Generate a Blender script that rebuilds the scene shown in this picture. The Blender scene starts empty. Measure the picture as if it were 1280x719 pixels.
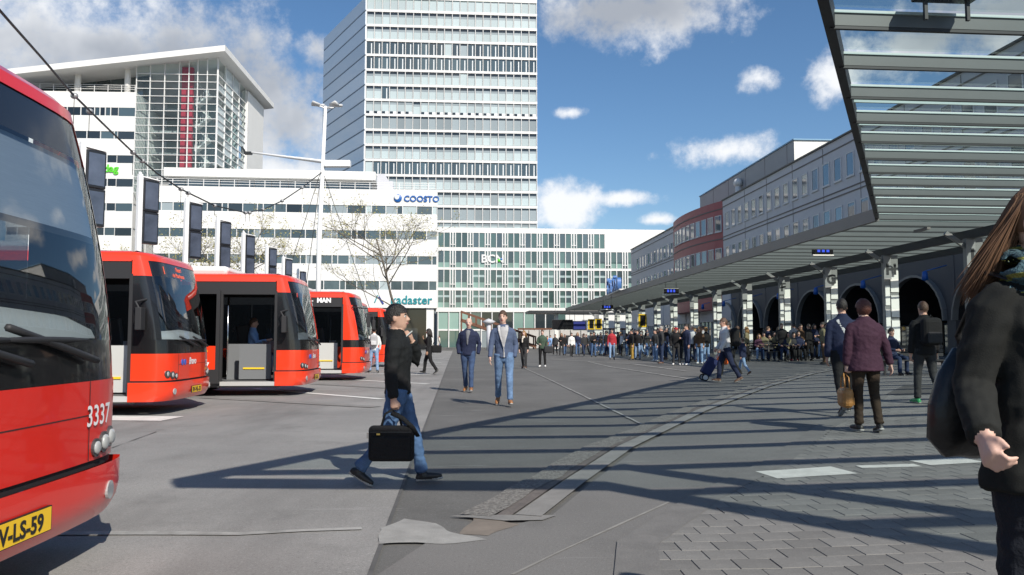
import bpy, bmesh, math, random
from mathutils import Vector, Matrix, noise as mnoise
from mathutils.bvhtree import BVHTree
R = math.radians
random.seed(7)
scene = bpy.context.scene
COL = scene.collection

# ------------------------------------------------------------------ camera
CAMH, FPX, HZ = 1.3, 1000.0, 425.0            # eye height, focal length in photo pixels, horizon row
PITCH = math.atan((HZ - 359.5) / FPX)
cam = bpy.data.cameras.new('camera'); cam_o = bpy.data.objects.new('camera', cam); COL.objects.link(cam_o)
cam.sensor_width = 36; cam.lens = 36 * FPX / 1280.0
cam_o.location = (0, 0, CAMH); cam_o.rotation_euler = (math.pi / 2 + PITCH, 0, 0)
cam.clip_start = 0.05; cam.clip_end = 3000
scene.camera = cam_o

# ------------------------------------------------------------------ sun, sky, exposure
SUNV = Vector((0.61, -1.06, 1.0)).normalized()      # towards the sun: behind the viewer, to the right
SUN_EL = math.asin(SUNV.z); SUN_ROT = math.atan2(SUNV.x, SUNV.y)
sl = bpy.data.lights.new('sun', 'SUN'); sl.energy = 5.0; sl.angle = R(0.5); sl.color = (1.0, 0.93, 0.83)
so = bpy.data.objects.new('sun', sl); COL.objects.link(so)
so.rotation_euler = SUNV.to_track_quat('Z', 'Y').to_euler(); so.location = (20, -30, 60)
scene.view_settings.view_transform = 'Standard'; scene.view_settings.look = 'None'
scene.view_settings.exposure = 0.22; scene.view_settings.gamma = 1.0

def pixdir(px, py):
    v = Vector(((px - 640) / FPX, 1.0, (359.5 - py) / FPX))
    c, s = math.cos(PITCH), math.sin(PITCH)
    return Vector((v.x, v.y * c - v.z * s, v.y * s + v.z * c)).normalized()

world = bpy.data.worlds.new('World'); scene.world = world; world.use_nodes = True
def build_world():
    nt = world.node_tree; N = nt.nodes; L = nt.links; N.clear()
    out = N.new('ShaderNodeOutputWorld'); bg = N.new('ShaderNodeBackground'); bg.inputs['Strength'].default_value = 0.073
    sky = N.new('ShaderNodeTexSky'); sky.sky_type = 'NISHITA'; sky.sun_disc = False
    sky.sun_elevation = SUN_EL; sky.sun_rotation = SUN_ROT; sky.air_density = 1.0; sky.dust_density = 0.5; sky.ozone_density = 3.0
    def M(op, a, b=None, c=None, clamp=False):
        n = N.new('ShaderNodeMath'); n.operation = op; n.use_clamp = clamp
        for i, v in enumerate((a, b, c)):
            if v is None: continue
            if isinstance(v, (int, float)): n.inputs[i].default_value = v
            else: L.new(v, n.inputs[i])
        return n.outputs[0]
    tc = N.new('ShaderNodeTexCoord'); gen = tc.outputs['Generated']
    def NZ(scale, detail, rough, vec=gen):
        n = N.new('ShaderNodeTexNoise'); n.inputs['Scale'].default_value = scale
        n.inputs['Detail'].default_value = detail; n.inputs['Roughness'].default_value = rough
        L.new(vec, n.inputs['Vector']); return n.outputs['Fac']
    sx = N.new('ShaderNodeSeparateXYZ'); L.new(gen, sx.inputs[0])
    az = M('ARCTAN2', sx.outputs[0], sx.outputs[1]); el = M('ARCSINE', sx.outputs[2])
    n1 = NZ(5.0, 9, 0.62); n2 = NZ(14.0, 8, 0.62); n3 = NZ(34.0, 8, 0.65)
    fl = M('SUBTRACT', M('ADD', M('ADD', M('MULTIPLY', n1, 0.42), M('MULTIPLY', n2, 0.33)), M('MULTIPLY', n3, 0.25)), 0.5)
    # cloud banks seen in the photograph, as (pixel x, pixel y, half width, half height) turned to azimuth / elevation
    banks = [(120, 60, 360, 95), (290, 120, 190, 110), (-150, 80, 300, 120), (350, 215, 110, 30), (395, 60, 40, 40), (805, 12, 150, 50), (705, 262, 55, 36),
             (905, 190, 78, 24), (948, 98, 34, 20), (1045, 95, 50, 34), (780, 249, 46, 12), (712, 141, 26, 9), (1130, 60, 110, 40),
             (1250, 20, 160, 60), (820, 275, 40, 10), (1010, 260, 60, 14)]
    acc = None; big = None
    for (x, y, w, h) in banks:
        v = pixdir(x, y); a0 = math.atan2(v.x, v.y); e0 = math.asin(v.z)
        da = M('DIVIDE', M('SUBTRACT', az, a0), w / FPX); de = M('DIVIDE', M('SUBTRACT', el, e0), h / FPX)
        r = M('SQRT', M('ADD', M('MULTIPLY', da, da), M('MULTIPLY', de, de)))
        t = M('SUBTRACT', 1.0, r)
        acc = t if acc is None else M('MAXIMUM', acc, t)
        if w > 140: big = t if big is None else M('MAXIMUM', big, t)
    # fair-weather clouds all round the rest of the sky
    behind = M('SUBTRACT', M('MULTIPLY', NZ(2.6, 3, 0.5), 3.2), 1.85)
    away = M('MULTIPLY', M('SUBTRACT', M('ABSOLUTE', az), 0.72), 3.0, None, True)
    acc = M('MAXIMUM', acc, M('SUBTRACT', behind, M('SUBTRACT', 1.0, away)))
    dens = M('ADD', M('MULTIPLY', acc, 0.9), M('MULTIPLY', fl, 4.4))
    mr = N.new('ShaderNodeMapRange'); mr.interpolation_type = 'SMOOTHSTEP'; L.new(dens, mr.inputs[0])
    mr.inputs[1].default_value = 0.0; mr.inputs[2].default_value = 0.78
    # thick middles are grey, rims and tops white
    thick = N.new('ShaderNodeMapRange'); thick.interpolation_type = 'SMOOTHSTEP'; L.new(M('ADD', M('MULTIPLY', big, 1.0), M('MULTIPLY', M('SUBTRACT', NZ(4.2, 5, 0.55), 0.5), 2.6)), thick.inputs[0])
    thick.inputs[1].default_value = -0.05; thick.inputs[2].default_value = 0.85
    cm = N.new('ShaderNodeMix'); cm.data_type = 'RGBA'; L.new(thick.outputs[0], cm.inputs[0])
    cm.inputs[6].default_value = (11.8, 12.0, 12.3, 1); cm.inputs[7].default_value = (5.0, 5.4, 6.1, 1)
    mx = N.new('ShaderNodeMix'); mx.data_type = 'RGBA'
    L.new(M('MULTIPLY', mr.outputs[0], 0.96), mx.inputs[0]); hs = N.new('ShaderNodeHueSaturation'); hs.inputs['Saturation'].default_value = 1.15; hs.inputs['Value'].default_value = 1.38; L.new(sky.outputs[0], hs.inputs['Color']); L.new(hs.outputs[0], mx.inputs[6]); L.new(cm.outputs[2], mx.inputs[7])
    L.new(mx.outputs[2], bg.inputs['Color']); L.new(bg.outputs[0], out.inputs[0])
build_world()

# ------------------------------------------------------------------ placing
def zg(x):                                      # the platform side of the square rises gently to the right
    return 0.025 * min(max(x - 1.5, 0.0), 12.0)
def at_depth(px, d): return (px - 640) / FPX * d        # x for a photo column at depth d (level approximation)
def gnd(px, py, z=0.0):                         # photo pixel -> point on the ground
    v = pixdir(px, py); t = 20.0; p = None
    for _ in range(30):
        p = v * t; h = zg(p.x) + z
        t = (h - CAMH) / v.z
    return Vector((v.x * t, v.y * t, zg(v.x * t) + z))
def height_at(py, d): return CAMH + (HZ - py) / FPX * d
GY = 0.075                                      # the station's grid is turned a little against the view
YAW = math.atan(GY)

# ------------------------------------------------------------------ mesh helpers
def tag(o, label=None, cat=None, group=None, kind=None):
    if label: o['label'] = label
    if cat: o['category'] = cat
    if group: o['group'] = group
    if kind: o['kind'] = kind
    return o
def empty(name, loc=(0, 0, 0), rz=0.0, label=None, cat=None, group=None):
    o = bpy.data.objects.new(name, None); o.empty_display_size = 0.2; COL.objects.link(o)
    o.location = loc; o.rotation_euler = (0, 0, rz)
    return tag(o, label, cat, group)
def put(name, me, parent=None, loc=(0, 0, 0), rot=(0, 0, 0), scale=None):
    o = bpy.data.objects.new(name, me); COL.objects.link(o)
    o.location = loc; o.rotation_euler = rot
    if scale: o.scale = scale
    if parent: o.parent = parent
    return o
def copy_tree(o, parent=None):
    c = o.copy(); COL.objects.link(c)
    if parent: c.parent = parent
    for ch in KIDS(o): copy_tree(ch, c)
    return c
def KIDS(o): return [k for k in COL.objects if k.parent == o]

class MB:
    def __init__(s): s.v = []; s.f = []; s.m = []; s.sm = []
    def face(s, idx, mi=0, smooth=False): s.f.append(tuple(idx)); s.m.append(mi); s.sm.append(smooth)
    def quad(s, a, b, c, d, mi=0):
        n = len(s.v); s.v += [tuple(a), tuple(b), tuple(c), tuple(d)]; s.face((n, n+1, n+2, n+3), mi); return s
    def poly(s, pts, mi=0):
        n = len(s.v); s.v += [tuple(p) for p in pts]; s.face(range(n, n + len(pts)), mi); return s
    def box(s, x0, x1, y0, y1, z0, z1, mi=0, skip=''):
        n = len(s.v)
        s.v += [(x0,y0,z0),(x1,y0,z0),(x1,y1,z0),(x0,y1,z0),(x0,y0,z1),(x1,y0,z1),(x1,y1,z1),(x0,y1,z1)]
        for k, q in (('b',(0,3,2,1)),('t',(4,5,6,7)),('f',(0,1,5,4)),('r',(1,2,6,5)),('k',(2,3,7,6)),('l',(3,0,4,7))):
            if k not in skip: s.face([n + i for i in q], mi)
        return s
    def obox(s, c, ax, ay, az, mi=0):            # oriented box: centre and three half-axis vectors
        c, ax, ay, az = map(Vector, (c, ax, ay, az)); n = len(s.v)
        for sz in (-1, 1):
            for (sx, sy) in ((-1,-1),(1,-1),(1,1),(-1,1)): s.v.append(tuple(c + ax*sx + ay*sy + az*sz))
        for q in ((0,3,2,1),(4,5,6,7),(0,1,5,4),(1,2,6,5),(2,3,7,6),(3,0,4,7)): s.face([n + i for i in q], mi)
        return s
    def bar(s, a, b, w, h, mi=0, up=(0, 0, 1)):
        a, b = Vector(a), Vector(b); t = (b - a); L_ = t.length; t.normalize()
        sd = t.cross(Vector(up))
        if sd.length < 1e-4: sd = Vector((1, 0, 0))
        sd.normalize(); u = sd.cross(t)
        return s.obox((a + b) / 2, t * L_ / 2, sd * w / 2, u * h / 2, mi)
    def prism(s, pts, z0, z1, mi=0):
        n = len(s.v); k = len(pts)
        s.v += [(p[0], p[1], z0) for p in pts] + [(p[0], p[1], z1) for p in pts]
        s.face([n + i for i in reversed(range(k))], mi); s.face([n + k + i for i in range(k)], mi)
        for i in range(k): j = (i + 1) % k; s.face((n+i, n+j, n+k+j, n+k+i), mi)
        return s
    def tube(s, pts, rad, mi=0, seg=8, caps=True, ref=(1, 0, 0), smooth=True, dome=0.45):
        pts = [Vector(p) for p in pts]; k = len(pts)
        if not isinstance(rad, (list, tuple)): rad = [rad] * k
        rad = [(r, r) if not isinstance(r, (list, tuple)) else r for r in rad]
        base = len(s.v); ref = Vector(ref); prev = None
        for i, p in enumerate(pts):
            t = (pts[min(i+1, k-1)] - pts[max(i-1, 0)])
            t = t.normalized() if t.length > 1e-9 else Vector((0, 0, 1))
            a = ref - t * ref.dot(t)
            if a.length < 0.15: a = (prev if prev is not None else Vector((0, 1, 0.01))); a = a - t * a.dot(t)
            a.normalize(); prev = a; b = t.cross(a)
            for j in range(seg):
                th = 2 * math.pi * j / seg
                s.v.append(tuple(p + a * (math.cos(th) * rad[i][0]) + b * (math.sin(th) * rad[i][1])))
        for i in range(k - 1):
            for j in range(seg):
                q = (j + 1) % seg; A = base + i * seg
                s.face((A + j, A + q, A + seg + q, A + seg + j), mi, smooth)
        if caps:
            for (i, sg) in ((0, -1), (k - 1, 1)):
                t = (pts[1] - pts[0]) if i == 0 else (pts[-1] - pts[-2])
                t = t.normalized() if t.length > 1e-9 else Vector((0, 0, 1))
                n = len(s.v); s.v.append(tuple(pts[i] + t * sg * dome * min(rad[i])))
                for j in range(seg):
                    q = (j + 1) % seg; A = base + i * seg
                    s.face((A + q, A + j, n) if sg < 0 else (A + j, A + q, n), mi, smooth)
        return s
    def ball(s, c, r, mi=0, seg=10, rings=7, smooth=True):
        c = Vector(c); r = (r, r, r) if not isinstance(r, (list, tuple)) else r; n = len(s.v)
        s.v.append((c.x, c.y, c.z - r[2]))
        for i in range(1, rings):
            ph = -math.pi/2 + math.pi * i / rings
            for j in range(seg):
                th = 2*math.pi*j/seg
                s.v.append((c.x + r[0]*math.cos(ph)*math.cos(th), c.y + r[1]*math.cos(ph)*math.sin(th), c.z + r[2]*math.sin(ph)))
        s.v.append((c.x, c.y, c.z + r[2])); top = len(s.v) - 1
        for j in range(seg):
            q = (j+1) % seg; s.face((n, n+1+q, n+1+j), mi, smooth)
            a = n + 1 + (rings-2)*seg; s.face((a+j, a+q, top), mi, smooth)
        for i in range(rings - 2):
            for j in range(seg):
                q = (j+1) % seg; a = n + 1 + i*seg; s.face((a+j, a+q, a+seg+q, a+seg+j), mi, smooth)
        return s
    def disc(s, c, nrm, r, th, mi=0, seg=16):
        c, nrm = Vector(c), Vector(nrm).normalized()
        return s.tube([c - nrm*th/2, c + nrm*th/2], r, mi, seg, True, (0, 0, 1) if abs(nrm.z) < 0.8 else (1, 0, 0), False, 0.0)
    def mesh(s, name, mats):
        me = bpy.data.meshes.new(name); me.from_pydata(s.v, [], s.f)
        for m in (mats if isinstance(mats, (list, tuple)) else [mats]): me.materials.append(m)
        me.polygons.foreach_set('material_index', s.m); me.polygons.foreach_set('use_smooth', s.sm)
        me.update(); return me
    def build(s, name, mats, parent=None, loc=(0,0,0), rot=(0,0,0), bevel=0.0, seg=2):
        o = put(name, s.mesh(name, mats), parent, loc, rot)
        if bevel:
            md = o.modifiers.new('bevel', 'BEVEL'); md.width = bevel; md.segments = seg; md.limit_method = 'ANGLE'; md.angle_limit = R(40)
        return o

def sheet(name, pts, z, m, kind='structure', parent=None, cuts=True):       # flat ground polygon that follows the gentle rise
    bm = bmesh.new(); f = bm.faces.new([bm.verts.new((p[0], p[1], 0)) for p in pts])
    for cx in ((1.5, 13.5) if cuts else ()):
        bmesh.ops.bisect_plane(bm, geom=bm.verts[:] + bm.edges[:] + bm.faces[:], plane_co=(cx, 0, 0), plane_no=(1, 0, 0))
    for v in bm.verts: v.co.z = zg(v.co.x) + z
    bmesh.ops.recalc_face_normals(bm, faces=bm.faces[:])
    for f in bm.faces:
        if f.normal.z < 0: f.normal_flip()
    me = bpy.data.meshes.new(name); bm.to_mesh(me); bm.free(); me.materials.append(m)
    o = put(name, me, parent)
    if kind: o['kind'] = kind
    return o

# ------------------------------------------------------------------ materials
MAT = {}
def mat(name, col, rough=0.6, metal=0.0, vary=0.0, scale=3.0, bump=0.0, bscale=40.0, spec=0.5, coat=0.0, emit=None, detail=6, rnd=0.0, coord='Object', stretch=None):
    if name in MAT: return MAT[name]
    m = bpy.data.materials.new(name); m.use_nodes = True; nt = m.node_tree; N = nt.nodes; L = nt.links
    b = N['Principled BSDF']; b.inputs['Base Color'].default_value = (*col, 1); b.inputs['Roughness'].default_value = rough
    b.inputs['Metallic'].default_value = metal; b.inputs['Specular IOR Level'].default_value = spec; b.inputs['Coat Weight'].default_value = coat
    b.inputs['Coat Roughness'].default_value = 0.04
    tc = N.new('ShaderNodeTexCoord'); vec = tc.outputs[coord]
    if stretch:
        mp = N.new('ShaderNodeMapping'); mp.inputs['Scale'].default_value = stretch; L.new(vec, mp.inputs[0]); vec = mp.outputs[0]
    val = None
    if vary:
        n = N.new('ShaderNodeTexNoise'); n.inputs['Scale'].default_value = scale; n.inputs['Detail'].default_value = detail; n.inputs['Roughness'].default_value = 0.62
        L.new(vec, n.inputs['Vector'])
        mr = N.new('ShaderNodeMapRange'); L.new(n.outputs['Fac'], mr.inputs[0])
        mr.inputs[1].default_value = 0.28; mr.inputs[2].default_value = 0.72; mr.inputs[3].default_value = 1 - vary; mr.inputs[4].default_value = 1 + vary
        val = mr.outputs[0]
    if rnd:
        oi = N.new('ShaderNodeObjectInfo'); mr = N.new('ShaderNodeMapRange'); L.new(oi.outputs['Random'], mr.inputs[0])
        mr.inputs[3].default_value = 1 - rnd; mr.inputs[4].default_value = 1 + rnd
        if val is None: val = mr.outputs[0]
        else:
            mu = N.new('ShaderNodeMath'); mu.operation = 'MULTIPLY'; L.new(val, mu.inputs[0]); L.new(mr.outputs[0], mu.inputs[1]); val = mu.outputs[0]
    if val is not None:
        vm = N.new('ShaderNodeVectorMath'); vm.operation = 'SCALE'; vm.inputs[0].default_value = col; L.new(val, vm.inputs['Scale'])
        L.new(vm.outputs[0], b.inputs['Base Color'])
    if bump:
        n = N.new('ShaderNodeTexNoise'); n.inputs['Scale'].default_value = bscale; n.inputs['Detail'].default_value = 5; L.new(vec, n.inputs['Vector'])
        bp = N.new('ShaderNodeBump'); bp.inputs['Strength'].default_value = bump; bp.inputs['Distance'].default_value = 0.02
        L.new(n.outputs['Fac'], bp.inputs['Height']); L.new(bp.outputs[0], b.inputs['Normal'])
    if emit: b.inputs['Emission Color'].default_value = (*emit[:3], 1); b.inputs['Emission Strength'].default_value = emit[3]
    MAT[name] = m; return m
def thin_glass(name, tint=(0.85, 0.92, 0.9), refl=0.08, dirt=0.0, rmax=0.9):       # a thin pane: lets light through, mirrors at a slant
    if name in MAT: return MAT[name]
    m = bpy.data.materials.new(name); m.use_nodes = True; nt = m.node_tree; N = nt.nodes; L = nt.links
    N.remove(N['Principled BSDF']); out = N['Material Output']
    tr = N.new('ShaderNodeBsdfTransparent'); tr.inputs[0].default_value = (*tint, 1)
    gl = N.new('ShaderNodeBsdfGlossy'); gl.inputs['Roughness'].default_value = 0.02
    lw = N.new('ShaderNodeLayerWeight'); lw.inputs['Blend'].default_value = 0.5
    pw = N.new('ShaderNodeMath'); pw.operation = 'POWER'; L.new(lw.outputs['Facing'], pw.inputs[0]); pw.inputs[1].default_value = 4.0
    mr = N.new('ShaderNodeMapRange'); L.new(pw.outputs[0], mr.inputs[0]); mr.inputs[3].default_value = refl; mr.inputs[4].default_value = rmax
    mx = N.new('ShaderNodeMixShader'); L.new(mr.outputs[0], mx.inputs[0]); L.new(tr.outputs[0], mx.inputs[1]); L.new(gl.outputs[0], mx.inputs[2])
    res = mx.outputs[0]
    if dirt:
        df = N.new('ShaderNodeBsdfDiffuse'); df.inputs[0].default_value = (0.55, 0.58, 0.56, 1)
        m2 = N.new('ShaderNodeMixShader'); m2.inputs[0].default_value = dirt; L.new(res, m2.inputs[1]); L.new(df.outputs[0], m2.inputs[2]); res = m2.outputs[0]
    L.new(res, out.inputs[0]); MAT[name] = m; return m

FONTC = {}
def text_mesh(txt, size, extrude, m, spacing=1.0, shear=0.0, bold=0.0):
    cu = bpy.data.curves.new('lettering', 'FONT'); cu.body = txt; cu.size = size; cu.extrude = extrude; cu.align_x = 'LEFT'
    cu.space_character = spacing; cu.shear = shear; cu.offset = bold; cu.resolution_u = 3
    o = bpy.data.objects.new('lettering', cu); COL.objects.link(o)
    dg = bpy.context.evaluated_depsgraph_get(); me = bpy.data.meshes.new_from_object(o.evaluated_get(dg))
    bpy.data.objects.remove(o); bpy.data.curves.remove(cu); me.materials.clear(); me.materials.append(m); me.name = 'lettering'
    return me
# ------------------------------------------------------------------ ground
def ground_mat(name, c1, c2, scratch=0.0, scale=0.35, spots=0.5, rough=0.85, patch=0.25, bump=0.25):
    m = bpy.data.materials.new(name); m.use_nodes = True; nt = m.node_tree; N = nt.nodes; L = nt.links; b = N['Principled BSDF']
    tc = N.new('ShaderNodeTexCoord'); v = tc.outputs['Object']
    def NZ(s, d=6, r=0.6, stretch=None):
        vv = v
        if stretch:
            mp = N.new('ShaderNodeMapping'); mp.inputs['Scale'].default_value = stretch; L.new(v, mp.inputs[0]); vv = mp.outputs[0]
        n = N.new('ShaderNodeTexNoise'); n.inputs['Scale'].default_value = s; n.inputs['Detail'].default_value = d; n.inputs['Roughness'].default_value = r
        L.new(vv, n.inputs['Vector']); return n.outputs['Fac']
    def RMP(f, a, bb, lo, hi):
        mr = N.new('ShaderNodeMapRange'); L.new(f, mr.inputs[0]); mr.inputs[1].default_value = a; mr.inputs[2].default_value = bb
        mr.inputs[3].default_value = lo; mr.inputs[4].default_value = hi; return mr.outputs[0]
    def MIX(f, a, bb):
        mx = N.new('ShaderNodeMix'); mx.data_type = 'RGBA'
        L.new(f, mx.inputs[0]) if not isinstance(f, float) else None
        for i, q in ((6, a), (7, bb)):
            if isinstance(q, tuple): mx.inputs[i].default_value = (*q, 1)
            else: L.new(q, mx.inputs[i])
        return mx.outputs[2]
    col = MIX(RMP(NZ(scale, 5), 0.35, 0.65, 0, 1), c1, c2)
    g = NZ(55, 3, 0.7); lt = tuple(min(1, x * 1.55) for x in c2); dk = tuple(x * 0.55 for x in c1)
    col = MIX(RMP(g, 0.58, 0.75, 0, spots), col, lt); col = MIX(RMP(g, 0.42, 0.27, 0, spots), col, dk)
    col = MIX(RMP(NZ(1.1, 7, 0.7), 0.55, 0.75, 0, patch), col, dk)
    g2 = NZ(170, 2, 0.6); col = MIX(RMP(g2, 0.56, 0.72, 0, spots * .8), col, lt); col = MIX(RMP(g2, 0.44, 0.30, 0, spots * .8), col, dk)
    col = MIX(RMP(NZ(0.55, 4, 0.6, (1.0, .22, 1)), 0.52, 0.72, 0, patch), col, dk)
    if scratch:
        col = MIX(RMP(NZ(1.0, 6, 0.72, (0.55, 5.0, 1)), 0.62, 0.72, 0, scratch), col, (0.36, 0.36, 0.35))
        col = MIX(RMP(NZ(9.0, 4, 0.5), 0.74, 0.78, 0, scratch), col, (0.5, 0.5, 0.5))
    L.new(col, b.inputs['Base Color']); b.inputs['Roughness'].default_value = rough; b.inputs['Specular IOR Level'].default_value = 0.35
    bp = N.new('ShaderNodeBump'); bp.inputs['Strength'].default_value = bump; bp.inputs['Distance'].default_value = 0.01
    L.new(NZ(90, 4, 0.7), bp.inputs['Height']); L.new(bp.outputs[0], b.inputs['Normal'])
    MAT[name] = m; return m
ASPH = ground_mat('dark_asphalt', (0.098, 0.097, 0.092), (0.138, 0.136, 0.13), scratch=0.62, spots=0.8, patch=0.4)
CONC = ground_mat('lane_concrete', (0.195, 0.192, 0.185), (0.265, 0.26, 0.25), scratch=0.4, spots=0.8, scale=0.5, patch=0.6)
PLAT = ground_mat('platform_asphalt', (0.135, 0.132, 0.127), (0.172, 0.168, 0.161), scratch=0.35, spots=0.9, patch=0.5)
PAVE = ground_mat('paving_joint', (0.06, 0.058, 0.055), (0.09, 0.087, 0.083))
SEAM = mat('sealed_seam', (0.085, 0.084, 0.082), 0.85, vary=.3, scale=5)
KERB = mat('kerb_concrete', (0.20, 0.195, 0.185), 0.85, vary=0.2, scale=3, bump=0.3, bscale=60)
GRAV = mat('exposed_gravel', (0.165, 0.158, 0.146), 0.9, vary=0.6, scale=38, bump=1.0, bscale=55, detail=3)
GROOVE = mat('rusty_groove', (0.115, 0.10, 0.09), 0.8, vary=0.3, scale=9, bump=0.4)
PAINT = mat('road_paint', (0.62, 0.62, 0.59), 0.75, vary=0.14, scale=5, bump=0.25, bscale=60)
PAINTW = mat('worn_paint', (0.27, 0.268, 0.255), 0.85, vary=0.4, scale=4, bump=0.25, bscale=60)
PATCH = mat('pale_patch', (0.27, 0.268, 0.255), 0.85, vary=0.2, scale=5, bump=0.3, bscale=70)

sheet('ground', [(-400, -60), (400, -60), (400, 1200), (-400, 1200)], -0.012, ASPH)
# pale concrete of the bus bays; its straight edge runs up the square
e0, e1 = gnd(462, 719), gnd(568, 433)
dirv = (e1 - e0).normalized(); far = e0 + dirv * 92; near = e0 - dirv * 12
sheet('bus_bay_road', [(-120, near.y), (near.x, near.y), (far.x, far.y), (-120, far.y)], -0.004, CONC)
def strip(name, pix, w, m, z, kind='structure', parent=None, wob=0.0):          # a band of width w along ground pixels
    P = [gnd(*p) if not isinstance(p, Vector) else p for p in pix]
    # resample
    Q = [P[0]]
    for a, b in zip(P[:-1], P[1:]):
        n = max(1, int((b - a).length / (0.35 if wob else 2.0)))
        for i in range(1, n + 1): Q.append(a.lerp(b, i / n))
    l, r = [], []
    for i, p in enumerate(Q):
        t = (Q[min(i+1, len(Q)-1)] - Q[max(i-1, 0)]); t.z = 0; t.normalize(); nn = Vector((-t.y, t.x, 0))
        w2 = w if not isinstance(w, tuple) else w[0] + (w[1] - w[0]) * i / (len(Q) - 1)
        j = (mnoise.noise(Vector((p.x * 1.7, p.y * 1.7, 3.1))) * wob, mnoise.noise(Vector((p.x * 1.7, p.y * 1.7, 9.7))) * wob)
        l.append(p + nn * (w2 / 2 + j[0])); r.append(p - nn * (w2 / 2 + j[1]))
    mb = MB()
    for i in range(len(Q) - 1):
        mb.quad(*[(q.x, q.y, zg(q.x) + z) for q in (r[i], r[i+1], l[i+1], l[i])])
    o = mb.build(name, m, parent)
    if kind: o['kind'] = kind
    return o
strip('joint_seam', [near, e0 + dirv * 60], 0.03, SEAM, 0.0005)
# platform: smooth asphalt apron, then block paving, behind a long kerb that bends away to the right
kp = [(560, 700), (640, 646), (700, 604), (770, 559), (868, 514), (950, 484), (1012, 467), (1120, 452), (1260, 443)]
kw = [gnd(*p) for p in kp]
start = kw[0] - (kw[1] - kw[0]).normalized() * 6
start = Vector((kw[1].x - 0.35, kw[1].y - 0.6, 0))
pl = [kw[1]] + kw[2:]
sheet('platform', [(kw[1].x + 0.28, kw[1].y)] + [(p.x + 0.28, p.y) for p in kw[2:]] + [(60, kw[-1].y), (60, -20), (start.x - 2.2, -20), (start.x - 1.1, 2.0), (start.x - 0.2, kw[1].y - 0.75)], 0.0, PLAT)
def off(P, dx): return [Vector((p.x + dx, p.y, 0)) for p in P]
K = kw[1:]
strip('gravel_strip', off(K, -0.24), (0.28, 0.14), GRAV, 0.010, wob=0.07)
strip('kerb_groove', off(K, -0.07), 0.11, GROOVE, 0.006)
strip('kerb_band', off(K, 0.12), (0.2, .15), KERB, 0.012)
a = K[0]
MB().poly([(a.x-.46, a.y+.0, .008), (a.x-.05, a.y-.16, .008), (a.x+.22, a.y-.14, .008), (a.x+.33, a.y+.02, .008), (a.x-.2, a.y+.03, .008)]).build('kerb_end', KERB)['kind'] = 'structure'
p = [gnd(*q) for q in ((596, 640), (640, 655), (608, 668), (560, 672))]
def ragged(pix, n=7, amp=0.05, seed=1):
    P = [gnd(*q) for q in pix]; out = []
    for i in range(len(P)):
        a_, b_ = P[i], P[(i + 1) % len(P)]
        for j in range(n):
            q = a_.lerp(b_, j / n); s = amp * (0.4 + 0.6 * min(1, (b_ - a_).length))
            out.append((q.x + s * mnoise.noise(Vector((q.x * 3, q.y * 3, seed))), q.y + s * mnoise.noise(Vector((q.x * 3, q.y * 3, seed + 5)))))
    return out
sheet('tar_patch', ragged([(468, 681), (474, 660), (505, 648), (540, 655), (606, 677)], n=12, amp=0.13), 0.003, PATCH)
sheet('brown_patch', ragged([(592, 645), (648, 656), (612, 670), (575, 668)], seed=4), 0.003, mat('brown_stain', (0.17, 0.145, 0.12), 0.85, vary=0.25, scale=4))
strip('worn_line', [(40, 667), (180, 666), (300, 668), (452, 660)], 0.09, PAINTW, 0.003, wob=0.05)
strip('crack_seam', [(640, 719), (700, 690), (765, 660), (836, 628)], 0.018, mat('pale_seam', (0.22, 0.215, 0.2), 0.9, vary=.2, scale=6), 0.004, wob=.012)
strip('crack_seam', [(140, 560), (195, 540)], 0.014, SEAM, 0.003, wob=.03)
strip('painted_line', [(655, 460), (690, 476), (740, 500), (822, 540)], 0.045, PAINTW, 0.003, wob=0.02)
strip('painted_line', [(735, 452), (765, 459), (870, 475)], 0.10, PAINTW, 0.003, wob=0.03)
strip('painted_line', [(690, 449), (790, 455), (858, 464)], 0.14, PAINTW, 0.003, wob=0.03)
strip('painted_line', [(548, 474), (606, 474)], 0.12, PAINTW, 0.003, wob=0.02)
# white bay lines between the buses
for (A, B, w) in (((318, 486), (478, 499), .22), ((386, 472), (535, 480), .2), ((440, 466), (540, 469), .2), ((470, 458), (548, 460), .2), ((488, 452), (552, 453.5), .2),
                  ((60, 522), (216, 523.5), .75), ((500, 447), (555, 448), .2)):
    strip('bay_line', [A, B], w, PAINT, 0.004, wob=0.015)
# low concrete lips of the bays
for (A, B) in (((255, 497), (470, 509)), ((392, 480), (500, 486))):
    strip('bay_lip', [A, B], 0.35, KERB, 0.006, wob=0.03)

# ---------------- block paving: the nearest blocks one by one, the rest in one mesh
BW, BD = 0.235, 0.205
brot = R(2.5)
pave_o = sheet('pavement', [(0.55, 3.9), (0.75, 5.2), (1.55, 6.7), (2.6, 8.3), (4.4, 11.5), (9.5, 19.5), (40, 19.5), (40, -8), (0.9, -8)], 0.002, PAVE)
BLOCKM = [ground_mat('paving_block_%d' % i, tuple(x * k for x in (0.15, 0.147, 0.141)), tuple(x * k for x in (0.185, 0.181, 0.173)), spots=0.5, scale=2.0, patch=0.18) for i, k in enumerate((1.0, 0.89, 1.08))]
WBLOCK = mat('white_paving_block', (0.60, 0.595, 0.56), 0.8, vary=0.12, scale=6, bump=0.3)
def inside(px, py, poly):
    c = False; n = len(poly)
    for i in range(n):
        (x1, y1), (x2, y2) = poly[i], poly[(i + 1) % n]
        if (y1 > py) != (y2 > py) and px < (x2 - x1) * (py - y1) / (y2 - y1) + x1: c = not c
    return c
PPOLY = [(0.62, 3.9), (0.82, 5.2), (1.62, 6.7), (2.7, 8.3), (4.5, 11.5), (7.6, 16.5), (14, 16.5), (14, 2.0), (0.9, 2.0)]
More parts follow.
